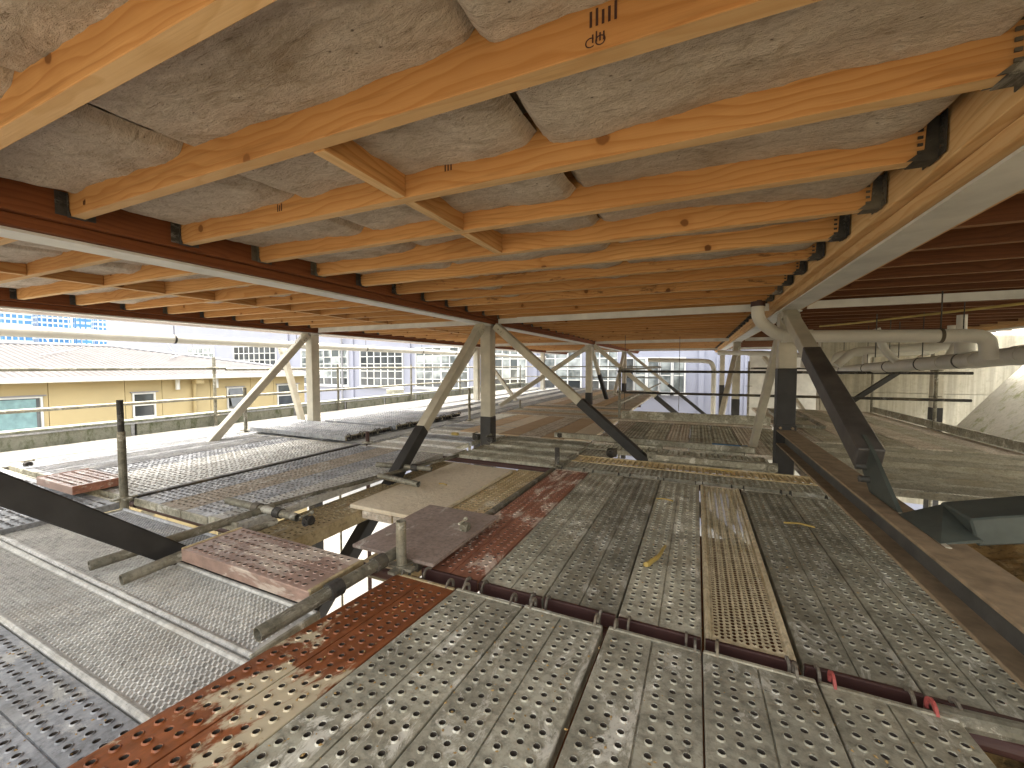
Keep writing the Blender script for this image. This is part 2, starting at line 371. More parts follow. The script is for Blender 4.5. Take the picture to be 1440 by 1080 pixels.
def column(x, y, cut, label, zb=-2.0, w=.15):
    t = T('steel_column', label, 'column', (x, y, zb), 'columns holding up the timber floor')
    h = w/2
    MB().box(x-h, x+h, y-h, y+h, cut, FB-.012, .006).build('shaft', 'cream', t)
    MB().box(x-h-.004, x+h+.004, y-h-.004, y+h+.004, zb, cut, .005).build('coated_base', 'black', t)
    c = MB(); c.box(x-.1, x+.1, y-.1, y+.1, FB-.012, FB-.001)
    c.build('cap_plate', 'white', t)
    return t
cl = {}
for i, x in enumerate(GX):
    for j, y in enumerate(GY):
        if j == 0 and i != 1: continue
        if i == 3 and j == 1: continue
        cut = .32
        if (i, j) == (2, 1): cut = .97
        if (i, j) == (1, 2): cut = .3
        if i == 0: cut = -.02
        if (i, j) == (3, 2): cut = .2
        if (i, j) == (2, 2): cut = .25
        lab = {(1, 0): 'cream column just left of and behind the camera', (0, 1): 'cream steel column at the left edge beside the yellow building', (1, 1): 'central cream steel column with short black base and two braces at its head',
               (2, 1): 'cream steel column with tall black lower half at the right, beside pipes', (0, 2): 'slim pale column at the left behind the central column',
               (1, 2): 'farther cream column with black base seen right of the long central brace', (2, 2): 'pale column with black foot beyond the far guardrail',
               (3, 2): 'pale column with black base against the concrete wall', (0, 3): 'far pale column on the outer left line', (1, 3): 'farthest cream column in front of the gridded windows',
               (2, 3): 'far slim column before the white wall', (3, 3): 'far right column deep under the floor'}[(i, j)]
        cl[(i, j)] = column(x, y, cut, lab, -2.6)

def brace(p0, p1, cut, label, w=.10, mat='cream', bolts=True, coat='black'):
    """square strut from its head p0 down to p1; below the fraction cut it wears the black coating"""
    p0, p1 = Vector(p0), Vector(p1); pc = p0.lerp(p1, cut)
    t = T('diagonal_brace', label, 'brace', tuple(p1), 'diagonal braces at the column heads')
    d = (p1-p0).normalized()
    if cut > .02: timber('strut', p0, pc, w, w, mat, t, .006)
    if .02 < cut < .98: timber('overspray_band', pc-d*.0, pc+d*.03, w+.001, w+.001, mat, t, .003)
    if cut < .98: timber('coated_end', pc-d*.0, p1, w+.008, w+.008, coat, t, .006)
    if bolts and cut > .02:
        e, L = beam_rot(p0, p1)
        gp = MB().box(-.06, .10, -w/2-.012, w/2+.012, -w/2+.004, w/2-.004, .004)
        gp.build('end_gusset', mat, t, tuple(p0), rot=e)
        for k in (.02, .07):
            q = MB(); q.tube([(k, -w/2-.024, 0), (k, w/2+.024, 0)], .011, 6); q.build('bolt', 'galv', t, tuple(p0), rot=e)
    return t
X1, X2 = GX[1], GX[2]
brace((X1, -.52, 1.50), (X1, 1.95, -.72), .0, 'thick black brace slanting down from the left edge of the photo', .10)
brace((X1, 4.52, 1.47), (X1, 1.80, -1.06), .44, 'brace leaning from the central column head down towards the camera, black below', .10)
brace((X1+.17, 4.75, 1.48), (X1+3.0, 4.75, -.9), .385, 'brace from the central column head down to the right, long black lower half', .10)
brace((GX[0], 4.6, 1.46), (GX[0], 2.4, -.8), 1.0, 'cream brace leaning left from the edge column beside the yellow building', .10)
brace((GX[0]-.9, 4.85, 1.31), (GX[0]-.3, 4.85, -.3), 1.0, 'short cream brace crossing behind the left edge column', .09)
b2 = brace((X2, 4.63, 1.47), (X2, 2.58, .53), .40, 'dark brace from the pipe-side column head down to the floor beam', .105, 'cream', True, 'brace_dark')
brace((X2, 4.9, 1.5), (X2-.15, 5.75, 0), 1.0, 'slim pale brace leaning just left of the dark-legged column', .075)
brace((X2, 10.15, 1.45), (X2-.35, 8.9, 0), 1.0, 'pale brace leaning left at the column beyond the far guardrail', .09)
brace((X1, 10.15, 1.48), (X1-1.9, 8.9, 0), 1.0, 'pale brace running down left from the farther cream column', .10)
brace((X1+.17, 10.3, 1.48), (X1+3.0, 10.3, -.9), .52, 'brace from the farther cream column down to the right, black tipped', .10)
brace((X1, 10.5, 1.48), (X1+.1, 12.2, -.1), .45, 'short brace hidden behind the farther cream column, black lower half', .09)
brace((X1+.17, 15.85, 1.48), (X1+3.0, 15.85, -.9), .5, 'farthest brace slanting right before the windows, black lower half', .10)
brace((X1, 15.7, 1.48), (X1, 13.9, 0), 1.0, 'farthest pale brace leaning towards the camera', .10)
brace((GX[0], 10.15, 1.46), (GX[0], 8.4, 0), 1.0, 'pale brace leaning from the slim left column', .09)
brace((GX[0], 10.45, 1.46), (GX[0]+1.2, 10.45, 0), 1.0, 'pale brace right of the slim left column', .09)
brace((GX[3]-.1, 10.2, 1.3), (GX[3]-1.5, 10.2, .1), .35, 'brace in front of the concrete wall with dark lower half', .08)
brace((GX[2]+.9, 13.0, 1.2), (GX[2]+1.5, 11.3, -.1), 1.0, 'pale brace at the far end of the right deck', .08)

# floor beam on the right (wide flange) with gussets and the grey-green brace
bz, bb = .37, .225
t = T('floor_beam', 'brown dusty wide-flange beam running from the dark-legged column to the right edge', 'beam', (X2, 4.66, bb))
MB().box(X2-.078, X2+.078, -1.5, 4.66, bz-.014, bz, .003).build('top_flange', 'dusty', t)
MB().box(X2-.078, X2+.078, -1.5, 4.66, bb, bb+.014, .003).build('bottom_flange', 'dusty', t)
MB().box(X2-.006, X2+.006, -1.5, 4.66, bb+.014, bz-.014).build('web', 'web', t)
MB().box(X2-.085, X2+.085, 4.655, 4.672, bb-.02, bz+.05).build('end_plate', 'black', t)
for dx in (-.05, .05):
    for z in (bz+.022, bb-.008):
        MB().tube([(X2+dx, 4.625, z), (X2+dx, 4.656, z)], .013, 6).build('bolt', 'dusty', t)
MB().prism([(2.22, bz+.001), (2.54, bz+.001), (2.74, bz+.17), (2.66, bz+.27), (2.52, bz+.20)], X2-.008, X2+.008, 'x').build('brace_gusset', 'greygreen', t)
MB().box(X2-.008+.0, X2+.008, 1.86, 2.5, bz+.001, bz+.004).build('weld_line', 'cream', t)
for k, (y, z) in enumerate(((2.60, bz+.115), (2.545, bz+.062))):
    MB().tube([(X2-.05, y, z), (X2+.05, y, z)], .018, 6).build('bolt', 'web', t)
t = T('diagonal_brace', 'grey-green square brace leaving the floor beam at the right edge', 'brace', (X2+.03, 2.1, bz), 'diagonal braces at the column heads')
timber('strut', (X2+.115, 2.08, bz+.03), (X2+2.6, 2.08, bz+.67), .20, .10, 'greygreen', t, .006)
q_ = [(.785, 2.20, bz+.004), (.79, 1.89, bz+.004), (.93, 1.97, bz+.012), (.91, 2.17, bz+.075)]
gp = MB(); gp.add(q_+[(x+.010, y+.004, z-.010) for x, y, z in q_], [(0, 1, 3), (1, 2, 3), (7, 5, 4), (7, 6, 5)]+[(i, 4+i, 4+(i+1) % 4, (i+1) % 4) for i in range(4)])
gp.build('gusset_plate', 'greygreen', t)
MB().box(X2+.15, X2+.42, 2.03, 2.17, bz-.0, bz+.012, .002).build('base_plate', 'greygreen', t)

# ================================================================ TIMBER FLOOR OVERHEAD
JB, JH, JW = 1.613, .187, .045
def yj(k, x):                                # joists run a degree off square, as in the photo
    yl = .817+.396*(k-1)+(.028 if k == 0 else 0); yr = .871+.4045*(k-1)+(.028 if k == 0 else 0)
    return yl+(yr-yl)*(x+2.4)/3.02-.0225
NK = 47
# insulation batts
def batt_mesh(seed, L=1.08, Wd=.352):
    nx, ny = 90, 30; b = MB(); vs = []
    for i in range(nx+1):
        for j in range(ny+1):
            x = L*i/nx; y = Wd*j/ny; u = i/nx; v = j/ny
            n1 = noise.noise((x*2.1+seed*7.3, y*2.0, seed)); n2 = noise.noise((x*7+seed, y*7, 3.3+seed)); n3 = noise.noise((x*22, y*22, seed*2.1))
            edge = min(u, 1-u)*L
            n4 = noise.noise((x*55, y*18, seed*1.3)); z = .015*n1+.007*n2+.0035*n3+.0022*n4-.009*math.sin(math.pi*v)
            z += -.014*math.exp(-((edge-.13)/.10)**2)*(.5+.9*noise.noise((seed*3.1, i//45, 1.7)))
            z += .030*math.exp(-(edge/.020)**2)
            z += .025*noise.noise((x*1.4+seed*3, 8.1, j*.02+seed))
            vs.append((x, y, z))
    fs = [(i*(ny+1)+j, i*(ny+1)+j+1, (i+1)*(ny+1)+j+1, (i+1)*(ny+1)+j) for i in range(nx) for j in range(ny)]
    b.add(vs, fs, True)
    return b.mesh('insulation_batt', 'wool')
BM = [batt_mesh(s) for s in range(1, 11)]
hg = MB()
for s in (-1, 1): hg.prism([(-.075, 0), (0, 0), (0, .12), (-.03, .12), (-.034, .03)], s*.0235, s*.027, 'y')
hg.box(-.06, 0, -.027, .027, -.004, -.001)
hg.box(-.004, -.001, -.062, -.027, .0, .12); hg.box(-.004, -.001, .027, .062, .0, .12)
for k in range(5):
    for s in (-1, 1):
        hg.box(-.052, -.040, s*.0285-.002, s*.0285+.002, .018+k*.021, .026+k*.021)
        hg.box(-.008, -.003, s*.045-.005, s*.045+.005, .018+k*.021, .027+k*.021)
HG = hg.mesh('joist_hanger', 'tube_dark')
GX5 = 6.6
spans = [(GX[0]+.156, GX[1]-.156, 'left'), (GX[1]+.156, GX[2]-.156, 'middle'), (GX[2]+.156, GX[3]-.156, 'right'), (GX[3]+.156, 5.0, 'edge')]
floors = []
for si, (xa, xb, nm) in enumerate(spans):
    t = T('joist_floor', {'left': 'pale joist floor overhead on the left, insulation showing between close joists',
                          'middle': 'timber joist floor overhead in the middle, grey wool batts bulging between joists',
                          'right': 'dark red-brown joist floor overhead on the far right', 'edge': 'outermost joist floor over the mossy slope'}[nm], 'floor', ((xa+xb)/2, 4, JB), 'timber floor overhead')
    floors.append(t)
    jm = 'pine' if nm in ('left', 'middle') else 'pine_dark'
    L = xb-xa
    for k in range(-1, NK):
        ya, yb = yj(k, xa), yj(k, xb)
        if yb > 18.6: continue
        mat = jm
        if nm == 'middle' and k in (6, 8, 12, 19): mat = 'pine_mould'
        zc = JB+JH/2+random.uniform(-.003, .003)
        j = timber('joist', (xa+.003, ya, zc), (xb-.003, yb, zc), JW, JH, mat, t, .002, 'pine_lit_edge' if nm in ('left', 'middle') else 'pine_dark_lit_edge')
        if nm == 'middle' or (nm == 'left' and k < 16):
            if nm == 'middle':
                h = bpy.data.objects.new('joist_hanger', HG); COL.objects.link(h); h.parent = j; h.location = (L-.008, 0, -JH/2)
            h = bpy.data.objects.new('joist_hanger', HG); COL.objects.link(h); h.parent = j; h.location = (.002, 0, -JH/2); h.rotation_euler = (0, 0, math.pi); h.scale = (.35, 1, .8)
        # batts in the bay behind this joist
        if nm in ('left', 'middle'):
            dth = math.atan2(yb-ya, L)
            if k < 22:
                cuts = [xa+.02, xa+.02+(1.10 if nm == 'left' else .83), xa+.02+(2.1 if nm == 'left' else 1.92), xb-.015]
                for q in range(3):
                    x0, x1 = cuts[q], cuts[q+1]-random.choice((-.004, .004, .02))
                    me = BM[random.randrange(len(BM))]
                    o = bpy.data.objects.new('insulation_batt', me); COL.objects.link(o)
                    zz = 1.700+random.uniform(-.012, .014)
                    sx = (x1-x0)/1.08; fl = random.random() < .5
                    y = yj(k, x0)+.0205
                    o.location = Vector((x0, y, zz))-wpos(t); o.rotation_euler = (0, 0, dth); o.scale = (sx, (yj(k+1, x0)-yj(k, x0)-.041)/.352, 1)
                    o.parent = t
    # blocking
    if nm == 'middle':
        bl = [(-1.0, k) for k in (1, 2, 3)]+[(-1.02, k) for k in range(24, 28)]
    elif nm == 'left': bl = [(-4.17, k) for k in range(-3, 30)]
    else: bl = []
    for bx, k in bl:
        timber('blocking', (bx, yj(k, bx)+.024, JB+JH/2-.001), (bx, yj(k+1, bx)-.024, JB+JH/2-.001), JW, JH-.004, 'pine', t, .002, 'pine_lit_edge')
    if nm in ('left', 'middle'):
        MB().box(xa, xb, 9.4, Y1, 1.735, 1.745).build('far_insulation', 'wool', t)
    MB().box(xa-.15, xb+.15, FY0, Y1, 1.803, 1.83).build('floor_sheet', 'ply', t)
# ink stamps on the sides of the nearest joists
def stamp(x, k, z, s=1.0, n=3):
    y = yj(k, x)-.0232; b = MB()
    for q in range(n):
        xx = x+q*.012*s; b.box(xx, xx+.005*s, y-.0006, y, z, z+.032*s*(.8+.3*random.random()))
    return b.build('ink_stamp', 'ink', floors[1])
stamp(-.20, 1, JB+.02, .6, 4); stamp(-1.66, 2, JB+.05, 1, 3); stamp(-.81, 2, JB+.06, 1, 3); stamp(-.205, 1, JB+.05, 1.0, 5)
stamp(-2.25, 1, JB+.03, .6, 3)
txt = bpy.data.curves.new('ink_stamp', 'FONT'); txt.body = 'CO'; txt.size = .028
to = bpy.data.objects.new('ink_stamp_tmp', txt); COL.objects.link(to)
me = bpy.data.meshes.new_from_object(to.evaluated_get(bpy.context.evaluated_depsgraph_get())); bpy.data.objects.remove(to)
me.materials.clear(); me.materials.append(M['ink'])
link('ink_stamp', me, floors[1], (-.215, yj(1, -.2)-.0236, JB+.012), (math.pi/2, 0, math.radians(1.1)))

# ================================================================ SCAFFOLD PLANKS
_pm = {}
def plank_mesh(kind, L, Wd, mat, thick=.05):
    key = (kind, round(L, 3), round(Wd, 3), mat, thick)
    if key in _pm: return _pm[key]
    b = MB(); q = lambda x0, x1, y0, y1, z=0: b.add([(x0, y0, z), (x1, y0, z), (x1, y1, z), (x0, y1, z)], [(0, 1, 2, 3)])
    # skirt (with a small rounded shoulder)
    r = .004
    def skirt():
        ring = lambda o, z: [(o, o, z), (Wd-o, o, z), (Wd-o, L-o, z), (o, L-o, z)]
        vs = ring(r, 0)+ring(r*.3, -r*.3)+ring(0, -r)+ring(0, -thick)+ring(.012, -thick)
        b.add(vs, [(i*4+k, (i+1)*4+k, (i+1)*4+(k+1) % 4, i*4+(k+1) % 4) for i in range(4) for k in range(4)])
    if kind == 'nub':
        skirt()
        sw = Wd/2; c = .044
        for s in range(2):
            x0 = s*sw+(r if s == 0 else .003); x1 = (s+1)*sw-(r if s == 1 else .003)
            mx = (x1-x0-3*c)/2; n = int((L-.07)/c); my = (L-n*c)/2
            q(x0, x1, r, my); q(x0, x1, L-my, L-r); q(x0, x0+mx, my, L-my); q(x1-mx, x1, my, L-my)
            for i in range(n):
                for j in range(3):
                    cx = x0+mx+(j+.5)*c; cy = my+(i+.5)*c; h = c/2
                    flat = (j+i*2) % 4 == 1
                    jx = random.uniform(-.0012, .0012); jy = random.uniform(-.0012, .0012)
                    R = [(math.cos(a*math.pi/4), math.sin(a*math.pi/4)) for a in range(8)]
                    vs = [(cx+h, cy+h, 0), (cx-h, cy+h, 0), (cx-h, cy-h, 0), (cx+h, cy-h, 0)]
                    fs = []
                    if flat:
                        prof = [(.0106, 0), (.0092, -.0025), (.0086, -.016)]
                    else:
                        prof = [(.0126, 0), (.0108, .0042), (.0102, .0047), (.0092, .003), (.0086, -.016)]
                    for (rr, zz) in prof: vs += [(cx+jx+u*rr, cy+jy+v*rr, zz) for u, v in R]
                    for k in range(4):
                        o = 4; cidx = k; a = 2*k
                        fs += [(cidx, o+(a+1) % 8, o+a), (cidx, o+(a+2) % 8, o+(a+1) % 8), (cidx, (k+1) % 4, o+(a+2) % 8)]
                    b.add(vs, fs)
                    nf = len(b.f)
                    b.add(vs[4:], [(p*8+k, p*8+(k+1) % 8, (p+1)*8+(k+1) % 8, (p+1)*8+k) for p in range(len(prof)-1) for k in range(8)], True)
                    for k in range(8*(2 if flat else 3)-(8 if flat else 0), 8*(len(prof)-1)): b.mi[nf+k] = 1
        q(sw-.003, sw+.003, r, L-r, -.007)
        b.add([(sw-.003, r, 0), (sw-.003, L-r, 0), (sw-.003, L-r, -.007), (sw-.003, r, -.007)], [(0, 1, 2, 3)])
        b.add([(sw+.003, r, 0), (sw+.003, L-r, 0), (sw+.003, L-r, -.007), (sw+.003, r, -.007)], [(3, 2, 1, 0)])
    elif kind in ('mesh', 'ridge', 'slot'):
        skirt()
        e = .030
        # rolled side rails
        for s in (0, 1):
            pr = [(0+r, 0), (.006, .006), (.012, .008), (.019, .006), (.022, 0), (.025, -.003), (e, -.003)]
            pr = [(u if s == 0 else Wd-u, z) for u, z in pr]
            vs = [(u, y, z) for y in (r, L-r) for u, z in pr]; m = len(pr)
            b.add(vs, [(k, k+1, m+k+1, m+k) if s == 0 else (k+1, k, m+k, m+k+1) for k in range(m-1)], False)
        x0, x1 = e, Wd-e
        if kind == 'mesh': ca, cb, hx, hy, za = .0195, .027, .40, .38, .0065
        elif kind == 'ridge': ca, cb, hx, hy, za = .021, .021, .36, .34, .004
        else: ca, cb, hx, hy, za = .24, .058, .44, .30, .007
        nx = max(1, round((x1-x0)/ca)); ca = (x1-x0)/nx; ny = int((L-.08)/cb); my = (L-ny*cb)/2; zb = -.003
        q(x0, x1, r, my, zb); q(x0, x1, L-my, L-r, zb)
        for i in range(ny):
            for j in range(nx):
                ox = x0+j*ca; oy = my+i*cb; cx = ox+ca/2; cy = oy+cb/2
                rz = .0
                if kind == 'ridge': rz = .006 if j % 2 == 0 else -.002
                vs = [(ox, oy, zb), (ox+ca, oy, zb), (ox+ca, oy+cb, zb), (ox, oy+cb, zb)]
                jt = random.uniform(.9, 1.08)
                if kind != 'slot':
                    vs += [(cx, cy-cb*hy*jt, zb-za+rz), (cx+ca*hx, cy, zb+rz*.6), (cx, cy+cb*hy*jt, zb+za+rz), (cx-ca*hx, cy, zb+rz*.6)]
                    b.add(vs, [(0, 4, 7), (1, 5, 4), (2, 6, 5), (3, 7, 6), (0, 1, 4), (1, 2, 5), (2, 3, 6), (3, 0, 7)])
                else:
                    vs += [(cx-ca*hx, cy-cb*hy, zb+za), (cx+ca*hx, cy-cb*hy, zb+za), (cx+ca*hx, cy+cb*hy, zb+za), (cx-ca*hx, cy+cb*hy, zb+za)]
                    vs += [(v[0], v[1], zb-.012) for v in vs[4:8]]
                    b.add(vs, [(0, 1, 5, 4), (1, 2, 6, 5), (2, 3, 7, 6), (3, 0, 4, 7), (4, 5, 9, 8), (5, 6, 10, 9), (6, 7, 11, 10), (7, 4, 8, 11)])
    else:
        b.box(0, Wd, 0, L, -thick, 0, .004)
    me = b.mesh('deck_plate', mat); _pm[key] = me
    if b.mi: me.materials.append(M['hole_shade'])
    return me
hk = MB(); n = 9
for s in (0, 1):
    pass
vs = []
for k in range(n):
    a = math.radians(-20+200*k/(n-1))
    for rr in (.036, .024):
        for yy in (-.004, .004): vs.append((yy, rr*math.cos(a), rr*math.sin(a)))
fs = []
for k in range(n-1):
    a, c = k*4, (k+1)*4
    fs += [(a, a+1, c+1, c), (a+2, c+2, c+3, a+3), (a, c, c+2, a+2), (a+1, a+3, c+3, c+1)]
fs += [(0, 2, 3, 1), ((n-1)*4, (n-1)*4+1, (n-1)*4+3, (n-1)*4+2)]
hk.add(vs, fs)
HK = {m: hk.mesh('hook', m) for m in ('hook', 'hook_red', 'tube_dark')}
def plank(kind, x0, x1, y0, y1, z, along, mat, label, group, ends=True, tilt=0.0, hooks=None, thick=.05, capmat='galv', nearcap=None):
    """one scaffold plank; along 'y' or 'x'"""
    if along == 'y':
        Wd, L = x1-x0, y1-y0; loc = (x0, y0, z); rot = (tilt, 0, 0)
    else:
        Wd, L = y1-y0, x1-x0; loc = (x0, y1, z); rot = (0, 0, -math.pi/2)
    nm = {'nub': 'perforated_plank', 'mesh': 'mesh_plank', 'ridge': 'mesh_plank', 'slot': 'slotted_plank', 'board': 'timber_plank'}[kind]
    t = T(nm, label, 'plank', loc, group, rot)
    o = link('deck_plate', plank_mesh(kind, L, Wd, mat, thick), t, local=True)
    if ends:
        for e in (0, 1):
            y = -.006 if e == 0 else L-.012
            MB().box(.002, Wd-.002, y, y+.018, -thick, .0045, .003).build('end_cap', nearcap if e == 0 and nearcap else capmat, t, local=True)
            for f in (.12, .88):
                if hooks is None or hooks[e] is None: continue
                h = link('hook', HK[hooks[e]], t, (Wd*f+random.uniform(-.02, .02), L+.022 if e else -.022, -.006+random.uniform(-.008, .004)), (0, 0, 0 if e else math.pi), True)
    return t

# ---- nearest bay: five double planks, lying slightly raised at the near end
gA = 'perforated planks of the nearest deck bay'
A = [(-1.28, -.955, 'rust', 'orange rusted perforated steel plank at the left of the nearest deck bay'),
     (-.95, -.633, 'galv', 'grey perforated plank directly right of the orange rusted one'),
     (-.626, -.305, 'galv', 'grey perforated plank left of the wide black gap in the nearest bay'),
     (-.285, .032, 'galv', 'grey plaster-spotted perforated plank right of the wide black gap'),
     (.037, .357, 'galv', 'darker grey perforated plank, second right of the wide black gap'),
     (.364, .684, 'galv', 'rightmost perforated plank of the nearest bay, beside the red hook')]
tA = -math.atan(.075)
for i, (a, b_, m, lab) in enumerate(A):
    L = 2.25; y1 = 1.478+.006*i
    plank('nub', a, b_, y1-L, y1, .012+L*.075+random.uniform(-.003, .003), 'y', m, lab, gA, True, tA, ('hook', ['hook', 'hook', 'hook', 'hook', 'hook', 'hook_red'][i]), .05, 'galv' if m != 'rust' else 'galv_tan')
# ---- second bay
gB = 'planks of the deck bay behind the nearest one'
B = [('nub', -1.235, -.915, 'rust_far', 'brown rusted perforated plank partly under the dark plywood sheet'),
     ('nub', -.905, -.592, 'galv', 'grey perforated plank right of the brown rusted one in the second bay'),
     ('nub', -.585, -.277, 'galv', 'grey perforated plank, second right of the brown rusted one'),
     ('nub', -.27, .035, 'galv', 'grey perforated plank with the yellow strip, left of the mesh plank'),
     ('ridge', .045, .33, 'galv_gold', 'golden ridged mesh plank with bright side rails in the second bay'),
     ('nub', .345, .652, 'galv', 'grey perforated plank directly right of the golden mesh plank'),
     ('nub', .66, .972, 'galv', 'grey perforated plank running under the brown floor beam')]
for i, (k, a, b_, m, lab) in enumerate(B):
    plank(k, a, b_, 1.60, 3.72, random.uniform(-.004, .002)-.01, 'y', m, lab, gB, True, 0, ('hook', 'tube_dark'), .05, 'galv_brown' if m != 'galv' else 'galv', 'red_dark')  # near caps dark red, also dark to carry the shade of the gap
# ---- lower planks left of it
plank('nub', -1.66, -1.32, 1.58, 3.78, -.075, 'y', 'galv_tan', 'sunken tan perforated plank between plywood and brown rusted plank', 'sunken planks', True)
plank('nub', -2.61, -2.245, 1.58, 3.74, -.075, 'y', 'galv_tan', 'sunken yellow-brown perforated plank beside the open hole', 'sunken planks', True, 0, None, .09, 'galv_tan')
plank('nub', -2.235, -1.955, 2.20, 3.74, -.078, 'y', 'galv_tan', 'sunken tan plank mostly covered by the pale plywood sheet, left one', 'sunken planks', True, 0, None, .05, 'galv_brown')
plank('nub', -1.945, -1.668, 2.20, 3.74, -.078, 'y', 'galv_tan', 'sunken tan plank mostly covered by the pale plywood sheet, right one', 'sunken planks', True, 0, None, .05, 'galv_brown')
# ---- left middle decks
gC = 'perforated planks of the deck bay left of the open hole'
C = [-3.83, -3.515, -3.2, -2.885, -2.575]
for i in range(4):
    plank('nub', C[i]+.003, C[i+1]-.003, 1.52, 3.74, 0 if i < 3 else .012, 'y', ['galv_light', 'galv_brown', 'galv_light', 'galv_mesh'][i],
          ['pale perforated plank right of the tall dark post on the left', 'brownish perforated plank in the bay left of the hole', 'pale perforated plank left of the raised edge plank', 'perforated plank with raised edge beside the open hole'][i], gC)
gD = 'planks of the left deck bay between post and parapet'
xs = [-6.27, -5.92, -5.58, -5.24, -4.9, -4.56, -4.22, -3.9]
for i in range(7):
    plank('mesh' if i < 3 else 'nub', xs[i]+.004, xs[i+1]-.004, 1.52, 3.76, -.005, 'y', 'galv_light' if i < 4 else 'galv_mesh',
          'pale steel plank in the left bay, %s from the parapet side' % ordinal(i), gD)
plank('board', -3.895, -3.845, 1.50, 3.78, .012, 'y', 'tube_dark', 'narrow dark strip between the two left deck bays', None, False, 0, None, .03)
gD2 = 'planks at the left edge of the photo'
for i in range(7):
    plank('nub', xs[i]+.004, xs[i+1]-.004, -.75, 1.46, -.02, 'y', 'galv_light', 'pale perforated plank at the left edge of the photo, %s from the parapet side' % ordinal(i), gD2)
gP = 'narrow white boards along the parapet'
for i in range(5):
    x = -7.38+i*.222
    for s, (ya, yb) in enumerate(((-1.5, 4.3), (4.32, 10.5), (10.52, 17.5))):
        plank('board', x+.004, x+.214, ya, yb, -.015+.004*(i % 2), 'y', 'white_board', 'narrow white weathered board along the parapet, %s from the wall, %s stretch' % (ordinal(i), ('near', 'middle', 'far')[s]), gP, False, 0, None, .035)
# ---- left foreground, planks across the view
gW = 'planks lying crosswise at the lower left'
plank('nub', -3.95, -1.40, .26, .572, -.05, 'x', 'galv_light', 'pale plain perforated plank crossing the lower left corner', gW)
plank('nub', -3.95, -1.40, -.06, .25, -.05, 'x', 'galv_light', 'nearest plain perforated plank at the lower left corner', gW)
plank('mesh', -3.95, -1.40, .578, .868, -.05, 'x', 'galv_mesh', 'diamond mesh plank second from the lower left corner', gW)
plank('mesh', -3.95, -1.44, .876, 1.172, -.05, 'x', 'galv_mesh', 'diamond mesh plank under the two loose tube ends', gW)
plank('mesh', -3.78, -2.62, 1.20, 1.45, -.045, 'x', 'galv_light', 'short bright mesh plank below the black brace', gW)
plank('nub', -2.33, -1.415, 1.10, 1.395, .082, 'x', 'rust_pink', 'short pinkish rusted perforated plank raised beside the hole', None, True, 0, None, .06, 'galv_tan')
plank('nub', -4.95, -4.30, 1.34, 1.66, .075, 'x', 'rust_pink', 'small raised rusty plank by the tall dark post on the left', None, True, 0, None, .06, 'rust_far')
# ---- strip of cross planks along the near column row
gF = 'planks lying crosswise along the column row'
F = [('nub', 3.835, 4.095, 'galv', -1.20, 1.0, 'grey crosswise plank at the far end of the second bay'),
     ('slot', 4.105, 4.40, 'galv_tan', -1.20, 1.0, 'yellowish slotted crosswise plank before the dark-legged column'),
     ('slot', 4.56, 4.80, 'galv', -.46, .68, 'grey slotted plank left of the dark-legged column'),
     ('slot', 4.84, 5.13, 'galv', -1.20, .68, 'grey slotted plank behind the foot of the long black brace'),
     ('mesh', 3.83, 4.13, 'galv', -2.45, -1.24, 'grey mesh crosswise plank left of the short grey post'),
     ('mesh', 4.17, 4.47, 'galv', -2.45, -1.24, 'grey mesh crosswise plank before the central column'),
     ('mesh', 4.55, 4.86, 'galv', -2.4, -1.24, 'grey mesh crosswise plank right of the central column foot'),
     ('mesh', 4.9, 5.2, 'galv', -2.45, -1.24, 'grey mesh crosswise plank behind the central column foot'),
     ('mesh', 3.83, 4.13, 'galv_mesh', -3.8, -2.5, 'mesh plank left of the leaning black-footed brace'),
     ('mesh', 4.17, 4.47, 'galv_mesh', -3.8, -2.68, 'mesh plank left of the central column, nearer one'),
     ('mesh', 4.55, 4.86, 'galv_light', -3.8, -2.68, 'mesh plank left of the central column foot with the yellow sponge'),
     ('mesh', 4.9, 5.2, 'galv_mesh', -3.8, -2.5, 'mesh plank left of the central column, farther one')]
for k, y0, y1, m, xa, xb, lab in F:
    plank(k, xa, xb, y0, y1, -.012, 'x', m, lab, gF)
# ---- raised bright stacks by the left edge
for nm, (xa, xb, ya, yb), n_ in (('nearer', (-6.05, -4.12, 3.78, 4.64), 3), ('farther', (-5.65, -4.15, 4.78, 6.6), 6)):
    h = (yb-ya)/n_
    for i in range(n_):
        t = plank('nub', xa, xb, ya+i*h+.003, ya+(i+1)*h-.003, .085, 'x', 'galv_light', 'bright raised plank of the %s stack by the left edge column, %s from the front' % (nm, ordinal(i)), 'raised bright planks at the left', True, 0, (None, 'tube_dark'), .06)
        for f in (.2, .5, .8):
            MB().tube([(h*f-.025, xb-xa+.018, -.035), (h*f+.025, xb-xa+.018, -.035)], .022, 8).build('end_roller', 'rubber', t, local=True)
# ---- farther decks
def fill(x0, x1, y0, y1, along, n_, kinds, mats, z, phrase, grp):
    for i in range(n_):
        k = kinds[i % len(kinds)]; m = mats[i % len(mats)]; a = i/n_; b_ = (i+1)/n_
        lab = '%s plank %s' % ({'nub': 'perforated steel', 'mesh': 'steel mesh', 'slot': 'slotted steel', 'board': 'weathered timber'}[k], phrase)+', %s from the %s' % (ordinal(i), 'left' if along == 'y' else 'front')
        dz = z+random.uniform(-.004, .004)
        if along == 'y': plank(k, x0+(x1-x0)*a+.004, x0+(x1-x0)*b_-.004, y0, y1, dz, 'y', m, lab, grp, False)
        else: plank(k, x0, x1, y0+(y1-y0)*a+.004, y0+(y1-y0)*b_-.004, dz, 'x', m, lab, grp, False)
fill(-6.27, -3.88, 3.82, 6.2, 'y', 7, ['mesh', 'nub'], ['galv_light'], -.015, 'under the bright raised stacks', 'deck under the raised stacks')
